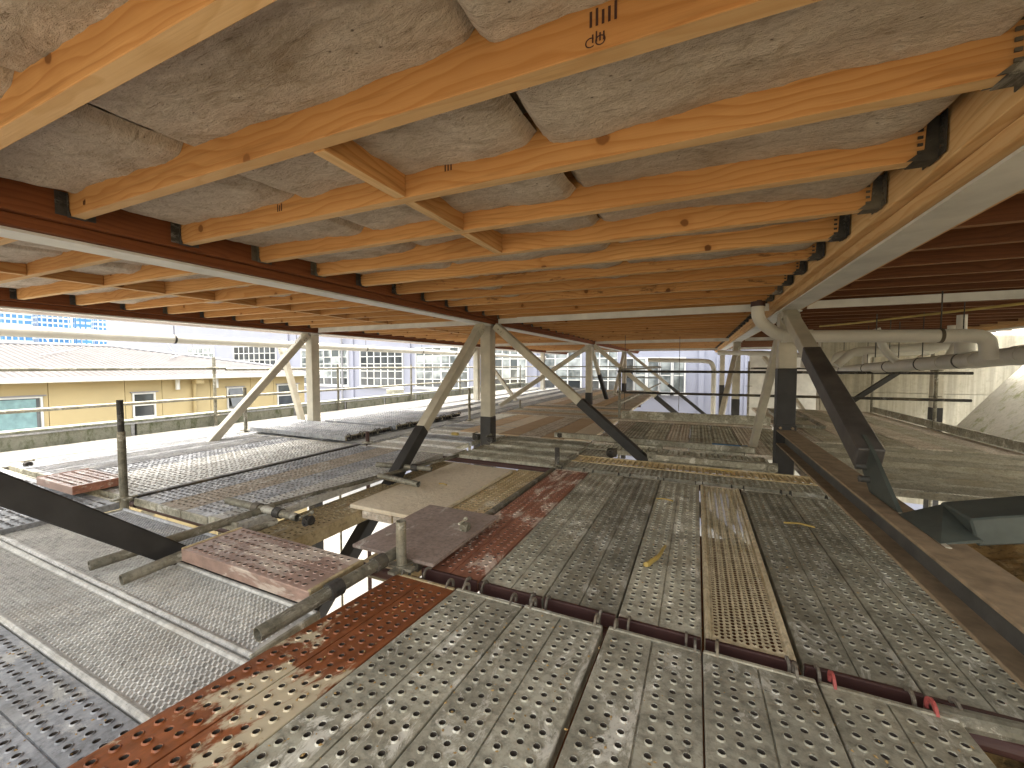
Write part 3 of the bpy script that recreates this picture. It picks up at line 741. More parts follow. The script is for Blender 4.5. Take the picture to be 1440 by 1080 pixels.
fill(-3.82, -2.0, 5.26, 6.2, 'x', 3, ['mesh'], ['galv_mesh', 'galv_light'], -.01, 'beyond the central column on its left', 'far left middle deck')
fill(-3.3, -1.3, 5.24, 7.5, 'y', 6, ['board', 'board', 'board', 'nub'], ['timber_board', 'ply', 'timber_board', 'galv_brown'], 0.0, 'in the tan deck right of the central column', 'tan deck beyond the central column')
fill(-1.25, 1.1, 5.25, 7.5, 'y', 8, ['nub'], ['galv_brown', 'galv', 'galv'], -.005, 'in front of the grey toe board', 'deck before the toe board')
for yy, ph in ((6.25, 'in the third left bay'), (8.55, 'in the fourth left bay'), (10.85, 'in the fifth left bay'), (13.15, 'in the sixth left bay'), (15.45, 'in the last left bay')):
    fill(-6.27, -3.85, yy, yy+2.26, 'y', 7, ['mesh', 'nub'], ['galv_light', 'galv_mesh'], -.01, ph, 'far decks on the left')
    if yy > 6.3:
        fill(-3.8, -1.35, yy-.9, yy+1.36, 'x' if yy < 9 else 'y', 7, ['nub', 'board'], ['galv_brown', 'timber_board', 'galv'], -.008, ph.replace('left', 'middle'), 'far decks in the middle')
fill(-3.8, -3.34, 6.22, 7.5, 'y', 1, ['mesh'], ['galv_mesh'], -.01, 'beside the tan deck', 'far decks in the middle')
gE = 'planks of the deck on the right beyond the floor beam'
fill(1.22, 3.5, 4.30, 6.5, 'x', 7, ['mesh'], ['galv_right'], -.03, 'in the right deck beyond the floor beam', gE)
fill(1.22, 3.45, 6.56, 8.9, 'y', 7, ['nub'], ['galv_brown', 'galv_right'], -.02, 'in the fanned right deck', gE)
fill(1.22, 3.45, 8.95, 11.3, 'y', 7, ['nub'], ['galv_brown', 'galv_right'], -.02, 'in the farthest right deck', gE)
fill(.93, 1.2, 4.5, 6.5, 'y', 1, ['nub'], ['galv_brown'], -.02, 'right of the dark-legged column', gE)
fill(.99, 1.2, 3.0, 4.26, 'y', 1, ['nub'], ['galv'], -.03, 'behind the floor beam', gE)

# ---- plywood sheets
t = tag(MB().box(-2.36, -1.66, 2.20, 3.62, -.073, -.043, .003).build('plywood_sheet', 'ply'), 'large pale tan plywood sheet lying over the decks behind the hole', 'plywood sheet')
t.rotation_euler = (0, 0, .0)
sh = MB(); sh.box(-.27, .27, -.335, .335, -.009, .009, .003)
o = sh.build('plywood_sheet', 'ply_brown', None, (-1.395, 1.90, .036), rot=(.012, -.02, -.03)); tag(o, 'dark brown film-faced plywood sheet with scratches over the hole', 'plywood sheet')

# ================================================================ TUBES, POSTS, COUPLERS
def tube(p0, p1, label, r=.0242, mat='tube', grp=None, name='scaffold_tube', clamps=()):
    p0, p1 = Vector(p0), Vector(p1)
    t = T(name, label, 'tube', tuple(p0), grp)
    MB().pipe(p0, p1, r, .004, 14).build('tube_wall', mat, t)
    e, L = beam_rot(p0, p1)
    for c in clamps:
        q = p0.lerp(p1, c); d = (p1-p0).normalized()
        MB().pipe(q-d*.03, q+d*.03, r+.009, .008, 12).build('clamp', 'tube_dark', t)
    return t
gT = 'transom tubes under the plank ends'
for k, y in enumerate((1.54, 3.79, 6.22, 8.5, 10.8)):
    for i, (xa, xb, ph) in enumerate(((-6.3, -3.84, 'left'), (-3.8, -1.3, 'middle'), (-1.25, 1.05, 'right'))):
        if k > 2 and i == 2: continue
        tube((xa, y, -.055), (xb, y, -.055), 'dark red transom tube under the plank ends, %s bay, %s row from the camera' % (ph, ordinal(k)), .026, 'red_dark', gT)
for y, zz in ((1.545, -.02),):
    tube((.64, y, -.02), (1.35, y+.06, -.03), 'grey tube under the plank ends at the lower right corner', .03, 'tube', None)
def post(x, y, z0, z1, label, mat='tube', r=.0242, rings=(.0,), spigot=None):
    t = T('scaffold_post', label, 'scaffold post', (x, y, z0), 'upright scaffold posts')
    MB().pipe((x, y, z0), (x, y, z1), r, .004, 14).build('tube_wall', mat, t)
    if spigot: MB().pipe((x, y, z1), (x, y, z1+spigot), r-.005, .004, 12).build('spigot', 'tube_dark', t)
    for z in rings:
        d = MB()
        for k in range(4):
            a = k*math.pi/2
            d.box(-.02, .02, r, r+.05, z-.006, z+.006)
            d.v[-8:] = [(x+vx*math.cos(a)-vy*math.sin(a), y+vx*math.sin(a)+vy*math.cos(a), vz) for vx, vy, vz in d.v[-8:]]
        d.tube([(x, y, z-.014), (x, y, z+.014)], r+.006, 12)
        d.build('coupler_cup', 'tube', t)
    return t
post(-1.277, 1.50, -7, .255, 'short grey open-ended post between the hole and the orange rusted plank', rings=(.03, -.12))
post(-1.252, 3.80, -7, .18, 'short grey post at the far left corner of the second bay', 'tube_dark', rings=(.0,))
post(-3.80, 1.45, -7, .52, 'tall dark-topped post standing at the left in front of the yellow building', rings=(.03,), spigot=.23)
post(-6.24, 3.84, -7, .665, 'thin grey post left of the edge column', rings=(.02,))
post(-3.712, 6.23, -7, .60, 'thin post left of the central column', rings=(.02, .3))
post(-3.8, 3.85, -7, .16, 'short red-topped post by the bright raised stacks', 'red_dark', rings=(.02,))
post(-1.27, 6.3, -7, .13, 'short far post right of the central column', 'red_dark', rings=(.0,))
post(-3.75, 8.6, -7, .2, 'short post far behind the central column', rings=(.0,))
post(-1.3, 7.62, -7, .98, 'guardrail post at the left end of the toe board', rings=(.02, .5, .9))
post(1.20, 6.45, -7, .17, 'short grey post standing on the right deck near the dark-legged column', rings=())
post(3.5, 8.72, -7, 1.15, 'guardrail post at the corner beside the right column', rings=(.5, .92))
post(3.5, 11.3, -7, 1.2, 'farther guardrail post before the concrete wall', rings=(.5, .92))
post(1.15, 11.3, -7, 1.1, 'far guardrail post at the end of the right deck', rings=(.5, .92))
gG = 'outer guardrail posts on the left'
for k, y in enumerate((-1.2, 1.0-3.2, 4.06, 6.63, 9.2, 11.8, 14.4, 17.0)):
    if k == 1: continue
    zz = 1.14 if k < 3 else 1.03
    t = post(-7.40, y, -7, zz, 'outer guardrail post beside the parapet, %s' % {0: 'out of view behind', 2: 'left of the edge column', 3: 'right of the edge column', 4: 'third along the rail', 5: 'fourth along the rail', 6: 'fifth along the rail', 7: 'last along the rail'}[k], rings=(.45, .95, .16))
def rail(p0, p1, label, mat='tube', r=.0242): return tube(p0, p1, label, r, mat, 'guardrails', 'guard_rail')
rail((-7.36, -1.5, .952), (-7.36, 4.2, .955), 'upper left guardrail in front of the white roof'); rail((-7.36, -1.5, .453), (-7.36, 4.2, .455), 'lower left guardrail in front of the yellow wall')
rail((-7.36, 4.22, .935), (-7.36, 17, .94), 'upper guardrail beyond the left edge column'); rail((-7.36, 4.22, .46), (-7.36, 17, .45), 'lower guardrail beyond the left edge column')
rail((-1.35, 7.66, .89), (3.55, 7.9, .89), 'dark upper guardrail above the toe board', 'tube_dark', .022); rail((-1.35, 7.66, .5), (3.55, 7.9, .5), 'dark lower guardrail above the toe board', 'tube_dark', .022)
rail((-7.3, 17.2, .95), (-1.3, 17.2, .95), 'far upper guardrail across the end of the deck', 'tube'); rail((-7.3, 17.2, .5), (-1.3, 17.2, .5), 'far lower guardrail across the end of the deck', 'tube')
rail((1.2, 11.35, .93), (3.55, 11.35, .93), 'upper guardrail before the concrete wall', 'tube_dark', .022)
rail((-1.3, 7.7, .3), (-1.3, 17, .3), 'side rail along the void, lower', 'tube'); rail((-1.3, 7.7, .92), (-1.3, 17, .92), 'side rail along the void, upper', 'tube')
# toe boards
def board(p0, p1, w, h, mat, label, name='toe_board'):
    o = timber(name, p0, p1, w, h, mat); return tag(o, label, 'toe board')
board((-1.25, 7.56, .085), (1.1, 7.66, .085), .03, .17, 'galv', 'grey steel toe board along the void, beyond the long brace')
board((-1.42, 7.44, .015), (1.1, 7.54, .015), .12, .03, 'galv_brown', 'flat ledge plank at the foot of the grey toe board', 'ledge_plank')
board((3.5, 6.4, .04), (3.5, 11.3, .04), .04, .12, 'galv', 'grey toe board along the right edge of the right deck')
plank('nub', -1.20, -.86, 4.42, 4.80, -.012, 'x', 'galv', 'short grey plank left of the long black brace foot', gF)
t = tag(timber('channel', (-1.80, 5.36, .03), (.62, 5.30, .03), .06, .07, 'galv'), 'long grey steel channel lying across the deck behind the brace foot', 'channel')
t = tag(timber('channel', (-.42, 4.48, .03), (.66, 4.47, .03), .05, .06, 'galv'), 'short grey channel between brace foot and dark-legged column', 'channel')
t = tag(timber('channel', (-1.29, 1.62, -.03), (-1.27, 3.74, -.03), .035, .05, 'tube'), 'narrow rail left of the brown rusted plank', 'channel')
t = T('hatch_frame', 'small raised steel frame lying on the right deck behind the floor beam', 'frame', (1.5, 8.2, 0))
for a_, b_ in (((1.32, 7.5, .06), (1.32, 9.3, .10)), ((1.78, 7.5, .06), (1.78, 9.3, .10)), ((1.32, 7.5, .06), (1.78, 7.5, .06)), ((1.32, 8.4, .08), (1.78, 8.4, .08)), ((1.32, 9.3, .10), (1.78, 9.3, .10))):
    timber('frame_bar', a_, b_, .04, .05, 'tube', t)
# loose tubes
gl = 'loose scaffold tubes on the left'
tube((-1.385, .87, .055), (-1.335, 1.56, .075), 'grey tube beside the raised pinkish plank, end crushed', .027, 'tube', gl, clamps=(.45, .80))
tube((-2.74, .90, .0), (-2.62, 1.78, .03), 'left one of the two loose tube ends on the diamond mesh', .026, 'tube', gl)
tube((-2.42, .90, .0), (-2.40, 1.15, .02), 'right one of the two loose tube ends on the diamond mesh', .026, 'tube', gl)
tube((-2.40, 1.16, .03), (-2.36, 1.62, .03), 'short tube along the raised pinkish plank', .02, 'tube', gl)
tube((-2.99, 1.70, .05), (-2.30, 1.72, .03), 'tube with two black straps lying across the raised edge', .025, 'tube', gl, clamps=(.45, .75))
tube((-2.78, 2.93, .05), (-2.22, 3.04, .04), 'tube left behind the leaning brace foot', .024, 'tube', gl, clamps=(.7,))
tube((-2.50, 2.66, .04), (-2.03, 2.60, .04), 'tube end before the leaning brace foot', .024, 'tube', gl)
tube((-2.7, 1.76, .02), (-2.35, 3.7, .02), 'tube lying along the sunken plank', .018, 'tube', gl)
def clampset(x, y, z, label, m='tube_dark', s=1.0):
    t = T('swivel_coupler', label, 'coupler', (x, y, z), 'scaffold couplers on the deck')
    MB().pipe((x-.035*s, y, z+.035*s), (x+.035*s, y, z+.035*s), .034*s, .009, 12).build('clamp_ring', m, t)
    MB().pipe((x, y-.035*s, z+.03*s), (x, y+.035*s, z+.03*s), .033*s, .009, 12).build('clamp_ring', m, t)
    b = MB(); b.tube([(x-.03*s, y-.05*s, z+.07*s), (x-.03*s, y+.06*s, z+.075*s)], .007, 6); b.tube([(x-.03*s, y+.05*s, z+.075*s), (x-.03*s, y+.066*s, z+.075*s)], .013, 6)
    b.build('bolt', 'galv', t)
clampset(-.83, 4.42, 0, 'dark coupler left of the long black brace foot', s=1.4)
clampset(-.42, 4.50, 0, 'bright coupler standing at the long black brace foot', 'galv', 1.3)
clampset(.66, 4.42, 0, 'bright coupler at the foot of the dark-legged column', 'galv', 1.2)
clampset(-2.42, 4.60, 0, 'coupler right of the central column foot', s=1.2); clampset(-2.68, 4.68, 0, 'coupler left of the central column foot', s=1.2)
clampset(-1.72, 5.34, 0, 'coupler at the left end of the long grey channel', s=.9)
clampset(.52, 5.36, 0, 'blue-taped coupler at the right end of the long grey channel', 'blue_strap', 1.0)
clampset(-1.20, 1.96, .045, 'small coupler on the dark plywood corner', 'tube', .7)
clampset(-2.20, 1.72, 0, 'dark coupler lying by the strapped tube', s=.8)
clampset(-6.1, 1.6, -.02, 'coupler among the left edge planks', s=.8)
clampset(-3.1, 3.75, .0, 'dark coupler left of the leaning brace', s=.7)
o = tag(MB().box(.18, .48, 5.28, 5.34, .067, .072).build('blue_tape', 'blue_strap'), 'blue tape wrapped on the right end of the long channel', 'tape')
# curled yellow strip on the deck, yellow sponge
y_ = MB(); cx, cy = -.18, 2.20; pts = [(-.205, 2.07, .006), (-.19, 2.10, .012), (-.165, 2.15, .016), (-.155, 2.20, .014), (-.15, 2.26, .012), (-.14, 2.32, .008)]
y_.tube(pts, .013, 8, True, .007); y_.tube([(-.205, 2.07, .006), (-.215, 2.055, .01), (-.21, 2.045, .016)], .012, 8)
tag(y_.build('curled_strip', 'yellow_peel'), 'curled dried yellow strip lying on the grey perforated plank', 'debris')
sp_ = MB().box(-3.19, -3.08, 4.83, 4.89, .0, .04, .012).build('sponge', 'yellow_plastic'); tag(sp_, 'small yellow sponge left of the central column foot', 'sponge')
for k, (x, y, s) in enumerate(((-.2, 3.15, .03), (.6, 3.0, .04), (.2, 4.25, .06), (-2.0, 2.9, .02))):
    zz = -.041 if k == 3 else 0; r_ = MB(); r_.tube([(x-s*2, y, zz+.004), (x, y+s*.3, zz+.008), (x+s*2, y-s*.2, zz+.004)], .006, 6); tag(r_.build('scrap', 'yellow_peel'), ['scrap of pale strip on the grey planks near the far end', 'pale scrap on the plank under the floor beam', 'pale strip on the yellowish slotted plank', 'scrap on the pale plywood'][k], 'debris')

gr = MB(); rg = random.Random(3)
for _ in range(700):
    x, y = rg.choice(((rg.uniform(-1.2, .7), rg.uniform(.5, 1.45)), (rg.uniform(-1.2, .95), rg.uniform(1.65, 3.7)), (rg.uniform(-3.8, -1.5), rg.uniform(.3, .56))))
    z = .014+(1.478-y)*.075 if y < 1.47 and x > -1.28 else (-.01 if y > 1.5 else -.05)
    q = rg.uniform(.0015, .0045); a = rg.uniform(0, 3.1); c_, s_ = math.cos(a)*q, math.sin(a)*q
    gr.add([(x+c_*1.6, y+s_*1.6, z), (x-s_, y+c_, z), (x-c_*1.6, y-s_*1.6, z), (x+s_, y-c_, z), (x, y, z+q*.9)], [(0, 1, 4), (1, 2, 4), (2, 3, 4), (3, 0, 4)])
tag(gr.build('grit', 'soil'), kind='stuff')
# ================================================================ PIPES
def pvc(name, pts, r, label, sleeves=(), parent=None, straps=()):
    t = T(name, label, 'pipe', pts[0], 'grey plastic drain pipes')
    # round the corners
    P = [Vector(p) for p in pts]; out = [P[0]]
    for i in range(1, len(P)-1):
        a = (P[i-1]-P[i]); b = (P[i+1]-P[i]); q = min(r*1.6, a.length*.45, b.length*.45)
        A_, B_ = P[i]+a.normalized()*q, P[i]+b.normalized()*q
        for k in range(5): s = k/4; out.append(A_*(1-s)**2+P[i]*2*s*(1-s)+B_*s*s)
    out.append(P[-1])
    MB().tube(out, r, 20).build('pipe_wall', 'pvc', t)
    for (i, f, w) in sleeves:
        q = P[i].lerp(P[i+1], f); d = (P[i+1]-P[i]).normalized()
        MB().tube([q-d*w, q+d*w], r+.006, 20).build('sleeve', 'pvc', t)
    for (i, f) in straps:
        q = P[i].lerp(P[i+1], f); d = (P[i+1]-P[i]).normalized()
        b = MB(); b.tube([q-d*.012, q+d*.012], r+.004, 20); b.tube([q+Vector((0, 0, r)), (q.x, q.y, 1.64)], .005, 6)
        b.build('hanger_strap', 'tube_dark', t)
    return t
pvc('drain_pipe', [(.52, 4.52, 1.60), (.52, 4.52, 1.44), (.70, 4.52, 1.275), (2.12, 4.55, 1.24), (2.14, 4.56, 1.05)], .055, 'grey pipe with elbow crossing in front of the dark-legged column', ((2, .16, .03), (2, .03, .02)), straps=((2, .80),))
tag(MB().tube([(.52, 4.52, 1.565), (.52, 4.52, 1.62)], .062, 16).build('pipe_collar', 'red_dark'), 'rusty collar where the elbow pipe enters the floor', 'collar')
pvc('drain_pipe', [(2.55, 3.9, 1.15), (2.45, 5.3, 1.06), (2.45, 11.0, .85)], .078, 'large grey drain pipe running away along the right side', ((1, .02, .05), (1, .12, .03), (0, .7, .05)), straps=((1, .06), (1, .2), (1, .36), (1, .5), (1, .7)))
pvc('drain_pipe', [(2.45, 5.6, 1.12), (2.45, 5.6, 1.24)], .075, 'short upright pipe stub on the large drain pipe')
pvc('drain_pipe', [(3.2, 7.6, 1.55), (3.2, 7.6, 1.28), (2.2, 7.9, 1.22), (2.0, 7.9, 1.0)], .06, 'elbow pipe behind the long horizontal pipe', ((1, .2, .03),))
pvc('drain_pipe', [(2.2, 8.9, 1.0), (2.25, 8.9, 1.2), (3.6, 8.9, 1.27), (3.6, 8.9, 1.55)], .055, 'curved pipe pair farther behind, rising to the floor')
pvc('drain_pipe', [(1.9, 9.6, .95), (1.92, 9.6, 1.2), (1.2, 9.7, 1.26), (.4, 9.8, 1.28)], .05, 'curved pipe beside the far column on the right')
pvc('drain_pipe', [(-1.3, 12.3, 1.16), (.1, 12.3, 1.13), (.35, 12.3, 1.1), (.42, 12.3, .9), (.42, 12.3, -3)], .06, 'far pipe running level then dropping beside the pale far column', ((3, .02, .04),))
pvc('drain_pipe', [(2.75, 6.6, 1.1), (2.85, 6.6, 1.34), (2.85, 6.6, 1.6)], .045, 'slim upright pipe behind the large drain pipe')
pvc('drain_pipe', [(2.45, 7.0, 1.0), (2.30, 7.05, 1.2), (2.2, 7.05, 1.5)], .045, 'slanted pipe branch rising from the large drain pipe')
pvc('drain_pipe', [(2.45, 8.2, .96), (2.45, 8.2, 1.18), (3.3, 8.3, 1.22), (3.45, 8.3, 1.5)], .05, 'upper elbow pipe over the middle of the large drain pipe', ((1, .3, .03),))
pvc('gutter_pipe', [(-6.55, -1.6, 1.362), (-6.55, 18, 1.37)], .06, 'long pale pipe hung under the left edge beam', ((0, .3, .05),), straps=((0, .24), (0, .335), (0, .42), (0, .52), (0, .6)))
t = tag(MB().box(-6.30, -6.20, Y0, Y1, 1.53, 1.60, .004).build('fascia_gutter', 'white'), 'long white gutter along the left edge of the floor', 'gutter')
hs = MB(); hs.tube([(1.7, 7.6, 1.60), (1.95, 6.9, 1.575), (2.4, 5.85, 1.565), (2.8, 5.0, 1.56), (3.4, 3.9, 1.57)], .013, 10); tag(hs.build('yellow_hose', 'yellow_plastic'), 'yellow hose along the dark joists at the right', 'hose')
for k, (x, y, z0) in enumerate(((1.0, 5.6, 1.25), (2.0, 6.4, 1.1), (2.6, 7.5, 1.05), (-1.35, 8.5, .1), (-.35, 9.5, 0.0))):
    tag(MB().tube([(x, y, z0), (x, y, 1.64)], .006, 6).build('hanger_rod', 'tube_dark'), ['threaded rod hanging beside the dark-legged column', 'threaded rod behind the long pipe', 'threaded rod above the large drain pipe', 'thin vertical rod near the toe board end', 'thin vertical rod over the void'][k], 'rod')

# ================================================================ RIGHT SIDE: slope, wall, soil
def grid(name, fn, nu, nv, mat, **kw):
    b = MB(); vs = [fn(i/nu, j/nv) for i in range(nu+1) for j in range(nv+1)]
    b.add(vs, [(i*(nv+1)+j, (i+1)*(nv+1)+j, (i+1)*(nv+1)+j+1, i*(nv+1)+j+1) for i in range(nu) for j in range(nv)], True)
    return tag(b.build(name, mat), **kw)
def slope(u, v):
    y = -2+13.0*u; x = 4.35+3.0*v+.0*u
    return (x, y, -.75+3.0*v*1.45*.95+.025*noise.noise((x*1.5, y*1.5, 0))+.008*noise.noise((x*6, y*6, 0)))
grid('mossy_slope', slope, 60, 24, 'moss', kind='structure')
w = T('concrete_wall', 'pale board-marked concrete wall behind the right deck', 'wall', (4.5, 11.05, -2))
for k in range(3):
    for r_ in range(3):
        x0 = 2.62+k*1.9; MB().box(x0+.004, x0+1.896, 11.45, 11.7, -2+r_*1.2+.004, -2+(r_+1)*1.2-.004, .006).build('wall_panel', 'conc', w)
MB().box(2.6, 8.4, 11.5, 11.75, -2, 1.62).build('wall_core', 'conc', w)
ww = T('white_wall', 'white wall panel beyond the right deck, left of the concrete wall', 'wall', (1.6, 14.5, -2))
MB().box(1.5, 3.6, 14.5, 14.7, -7, 1.3).build('wall_face', 'white', ww)
MB().box(1.45, 3.65, 14.45, 14.75, 1.3, 1.36).build('wall_cap', 'white', ww)
def soil(u, v):
    x = .55+3.95*u; y = -2+6.28*v
    z = -.25+.28*min(1, (x-.9)/.5)+.5*max(0, (x-1.6)/2.9)**1.1*1.6+.05*noise.noise((x*4, y*4, 1))+.035*noise.noise((x*13, y*13, 2))+.02*noise.noise((x*30, y*30, 2))
    z -= .30*min(1, max(0, (y-2.5)/.7))
    return (x, y, z)
grid('earth_bank', soil, 110, 170, 'soil', kind='structure')
for k in range(8):
    x = 1.0+random.random()*.9; y = .9+random.random()*1.7; s = .03+.05*random.random(); u = (x-.55)/3.95; v = (y+2)/6.28
    b = MB(); nn, mm = 7, 5; vs = []
    for i in range(mm+1):
        for j in range(nn):
            th = math.pi*i/mm; ph = 2*math.pi*j/nn; d = Vector((math.sin(th)*math.cos(ph), math.sin(th)*math.sin(ph), .7*math.cos(th))); d *= s*(1+.5*noise.noise(d*2+Vector((k, 0, 0))))
            vs.append(d)
    b.add(vs, [(i*nn+j, i*nn+(j+1) % nn, (i+1)*nn+(j+1) % nn, (i+1)*nn+j) for i in range(mm) for j in range(nn)])
    o = b.build('rock', 'soil', None, (x, y, soil(u, v)[2]+s*.3)); tag(o, '%s brown rock on the soil bank at the right edge of the photo' % ordinal(k), 'rock', 'rocks on the soil')

# ================================================================ LEFT: parapet, yellow building
p = T('parapet', 'low mossy concrete parapet with framed panels along the left edge', 'parapet', (-7.5, 0, 0))
MB().box(-7.66, -7.44, -2.2, 17.6, .175, .205, .005).build('coping', 'parapet', p)
MB().box(-7.66, -7.62, -2.2, 17.6, -.4, .175).build('backing', 'parapet', p)
y = -2.2; k = 0
while y < 17.4:
    MB().box(-7.53, -7.462, y+.03, y+1.26, -.4, .15, .004).build('panel', 'parapet', p)
    MB().box(-7.62, -7.455, y+1.26, y+1.30, -.4, .173, .003).build('panel_post', 'galv_light', p)
    y += 1.30
MB().box(-7.47, -7.445, -2.2, 17.6, .145, .173, .003).build('panel_rail', 'galv_light', p)

hb = T('yellow_building', 'long cream-yellow building with white corrugated roof beyond the parapet', 'building', (-12.7, 3, -7))
WX = -12.7; yb0, yb1 = -9.0, 9.9
MB().box(WX-8, WX-.03, yb0, yb1, -7, .70).build('wall_core', 'yellow', hb)
wins = [(1.0, 2.35, -.42, .31), (2.42, 3.55, -.42, .31), (5.12, 5.52, -.27, .28), (7.33, 7.72, -.27, .31), (8.9, 9.6, -.35, .33)]
# cladding panels around the openings
edges = [yb0, -7, -5, -3, -1, 1.0-.12, 3.67, 4.95, 5.7, 6.85, 8.0, 8.75, yb1]
for a, b_ in zip(edges[:-1], edges[1:]):
    op = [w_ for w_ in wins if w_[0] > a-.2 and w_[1] < b_+.2]
    if op:
        z0, z1 = op[0][2]-.04, op[0][3]+.04; ya, yb_ = min(o_[0] for o_ in op)-.04, max(o_[1] for o_ in op)+.04
        for (p0, p1, q0, q1) in ((a, b_, -7, z0), (a, b_, z1, .7), (a, ya, z0, z1), (yb_, b_, z0, z1)):
            if p1-p0 > .02: MB().box(WX-.03, WX, p0+.006, p1-.006, q0+.002, q1-.002).build('wall_panel', 'yellow', hb)
    else: MB().box(WX-.03, WX, a+.006, b_-.006, -7, .70).build('wall_panel', 'yellow', hb)
for i, (a, b_, z0, z1) in enumerate(wins):
    fr = MB(); f = .035
    for bx in ((a-f, a, z0-f, z1+f), (b_, b_+f, z0-f, z1+f), (a, b_, z1, z1+f), (a, b_, z0-f, z0)): fr.box(WX-.02, WX+.025, bx[0], bx[1], bx[2], bx[3])
    if i in (2, 4): fr.box(WX-.018, WX+.02, a, b_, (z0+z1)/2-.015, (z0+z1)/2+.015)
    fo = fr.build('window', 'frame', hb)
    MB().box(WX-.028, WX-.02, a, b_, z0, z1).build('pane', 'glass_dark', fo)
    if i < 2:
        cu = MB(); n_ = 26
        vs = [(WX-.006+.006*math.sin(k*1.9), a+(b_-a)*(.05+.9*k/n_), z) for z in (z0+.02, z1-.02) for k in range(n_+1)]
        cu.add(vs, [(k, k+1, n_+2+k, n_+1+k) for k in range(n_)], True); cu.build('curtain', 'curtain', fo)
    MB().box(WX, WX+.06, a-.08, b_+.08, z1+f+.005, z1+f+.03).build('head_flashing', 'roofedge', fo)
    if i == 3:
        e_ = MB(); e_.box(-.02, 0, a, b_, -(z1-z0)+.02, 0); e_.build('open_sash', 'glass_dark', fo, (WX+.03, 0, z1), rot=(0, -.3, 0))
# roof, corrugated
def rz(x): return .74+(WX+.35-x)*.185
cr = MB(); ny = 620; xe, xr = WX+.35, WX-4.2
hip = 1.6
vs = []
for k in range(ny+1):
    yy = yb0-.5+(yb1+.45-(yb0-.5))*k/ny; zo = .018*math.sin(k*math.pi/2+.4)
    xtop = xr if yy < yb1-hip*2.2 else xr+(xe-xr)*(yy-(yb1-hip*2.2))/(yb1+.45-(yb1-hip*2.2))
    vs += [(xe, yy, rz(xe)+zo), (xtop, yy, rz(xtop)+zo)]
cr.add(vs, [(2*k, 2*k+2, 2*k+3, 2*k+1) for k in range(ny)]); cr.build('roof', 'roof', hb)
MB().box(WX-8.5, xr+.05, yb0-.5, yb1-3.5, rz(xr)-.9, rz(xr)+.0).build('roof_core', 'roof', hb)
MB().tube([(xr, yb0-.5, rz(xr)+.02), (xr, yb1-hip*2.2, rz(xr)+.02), (xe, yb1+.45, rz(xe)+.02)], .045, 8).build('ridge_cap', 'roofedge', hb)
MB().box(xe-.02, xe+.09, yb0-.5, yb1+.45, .64, .745, .01).build('eave_gutter', 'white', hb)
MB().box(WX, xe-.02, yb0-.5, yb1+.45, .66, .68).build('soffit', 'yellow', hb)
MB().tube([(WX+.2, 6.42, .66), (WX+.07, 6.42, .5), (WX+.07, 6.42, -7)], .05, 10).build('downpipe', 'yellow', hb)
MB().box(WX+.05, WX+.3, 6.35, 6.55, .5, .68, .02).build('rainwater_head', 'yellow', hb)
for yy in (6.0, 6.95): MB().tube([(WX+.12, yy, .36), (WX+.12, yy, .62)], .05, 8).build('vent', 'frame', hb)
for k, (yy, dx) in enumerate(((4.6, -2.6), (7.2, -2.4))):
    b = MB(); x = WX+dx; z = rz(x)
    b.tube([(x+.7, yy-.5, rz(x+.7)+.1), (x, yy, z+.05), (x-.3, yy+.6, z+.2), (x-.3, yy+.6, z+.55)], .014, 6); b.tube([(x, yy, z+.05), (x-.5, yy-.1, z+.6)], .012, 6)
    tag(b.build('roof_aerial', 'roofedge'), ['wire aerial on the white roof, left one', 'wire aerial on the white roof, right one'][k], 'aerial')

# ================================================================ FACADE BEHIND
FY = 22.0
fb = T('facade_building', 'lilac-white building with large gridded windows behind the deck', 'building', (-10, FY, -7))
MB().box(-60, 9, FY, FY+9, -7, 9).build('wall', 'lilac', fb)
wn_ = [(-28.4, -23.5, -.42, 2.15, 6, 5), (-22.2, -18.4, -.42, 2.15, 6, 5), (-17.2, -13.2, -.42, 2.15, 6, 5), (-11.25, -9.2, -.42, 2.0, 4, 4), (-8.1, -5.9, -.42, 2.0, 3, 4), (-5.3, -3.9, -.42, 2.0, 3, 4),
       (-3.6, -3.05, -.35, 1.35, 1, 2), (-2.95, -2.45, -.35, 1.35, 1, 2), (-2.3, -1.8, -.35, 1.35, 1, 2), (-1.7, -1.2, -.35, 1.35, 1, 2), (-1.08, -.58, -.35, 1.35, 1, 2), (-37, -31.5, .9, 2.6, 8, 3), (-44, -40, 1.2, 2.6, 5, 3)]
_pn = {}
for (a, b_, z0, z1, nx, nz) in wn_:
    fr = MB(); f = .07
    for q in ((a-f, a, z0-f, z1+f), (b_, b_+f, z0-f, z1+f)): fr.box(q[0], q[1], FY-.09, FY-.002, q[2], q[3])
    for q in ((z0-f, z0), (z1, z1+f)): fr.box(a, b_, FY-.09, FY-.002, q[0], q[1])
    for k in range(1, nx): fr.box(a+(b_-a)*k/nx-.03, a+(b_-a)*k/nx+.03, FY-.08, FY-.003, z0, z1)
    for k in range(1, nz):
        for m_ in range(nx): fr.box(a+(b_-a)*m_/nx+.03, a+(b_-a)*(m_+1)/nx-.03, FY-.075, FY-.003, z0+(z1-z0)*k/nz-.025, z0+(z1-z0)*k/nz+.025)
    fr.box(a-.15, b_+.15, FY-.2, FY-.003, z0-f-.09, z0-f-.003)
    wo = fr.build('window', 'frame', fb)
    for m_ in range(nx):
        for k in range(nz):
            w0 = (b_-a)/nx-.06; h0 = (z1-z0)/nz-.05
            key = (round(w0, 2), round(h0, 2), k == 0 and nx > 1)
            if key not in _pn: _pn[key] = MB().box(0, w0, 0, .015, 0, h0).mesh('pane', 'glass_dark' if key[2] or random.random() < .25 else 'glass')
            link('pane', _pn[key], wo, (a+(b_-a)*m_/nx+.03, FY-.045, z0+(z1-z0)*k/nz+.025))
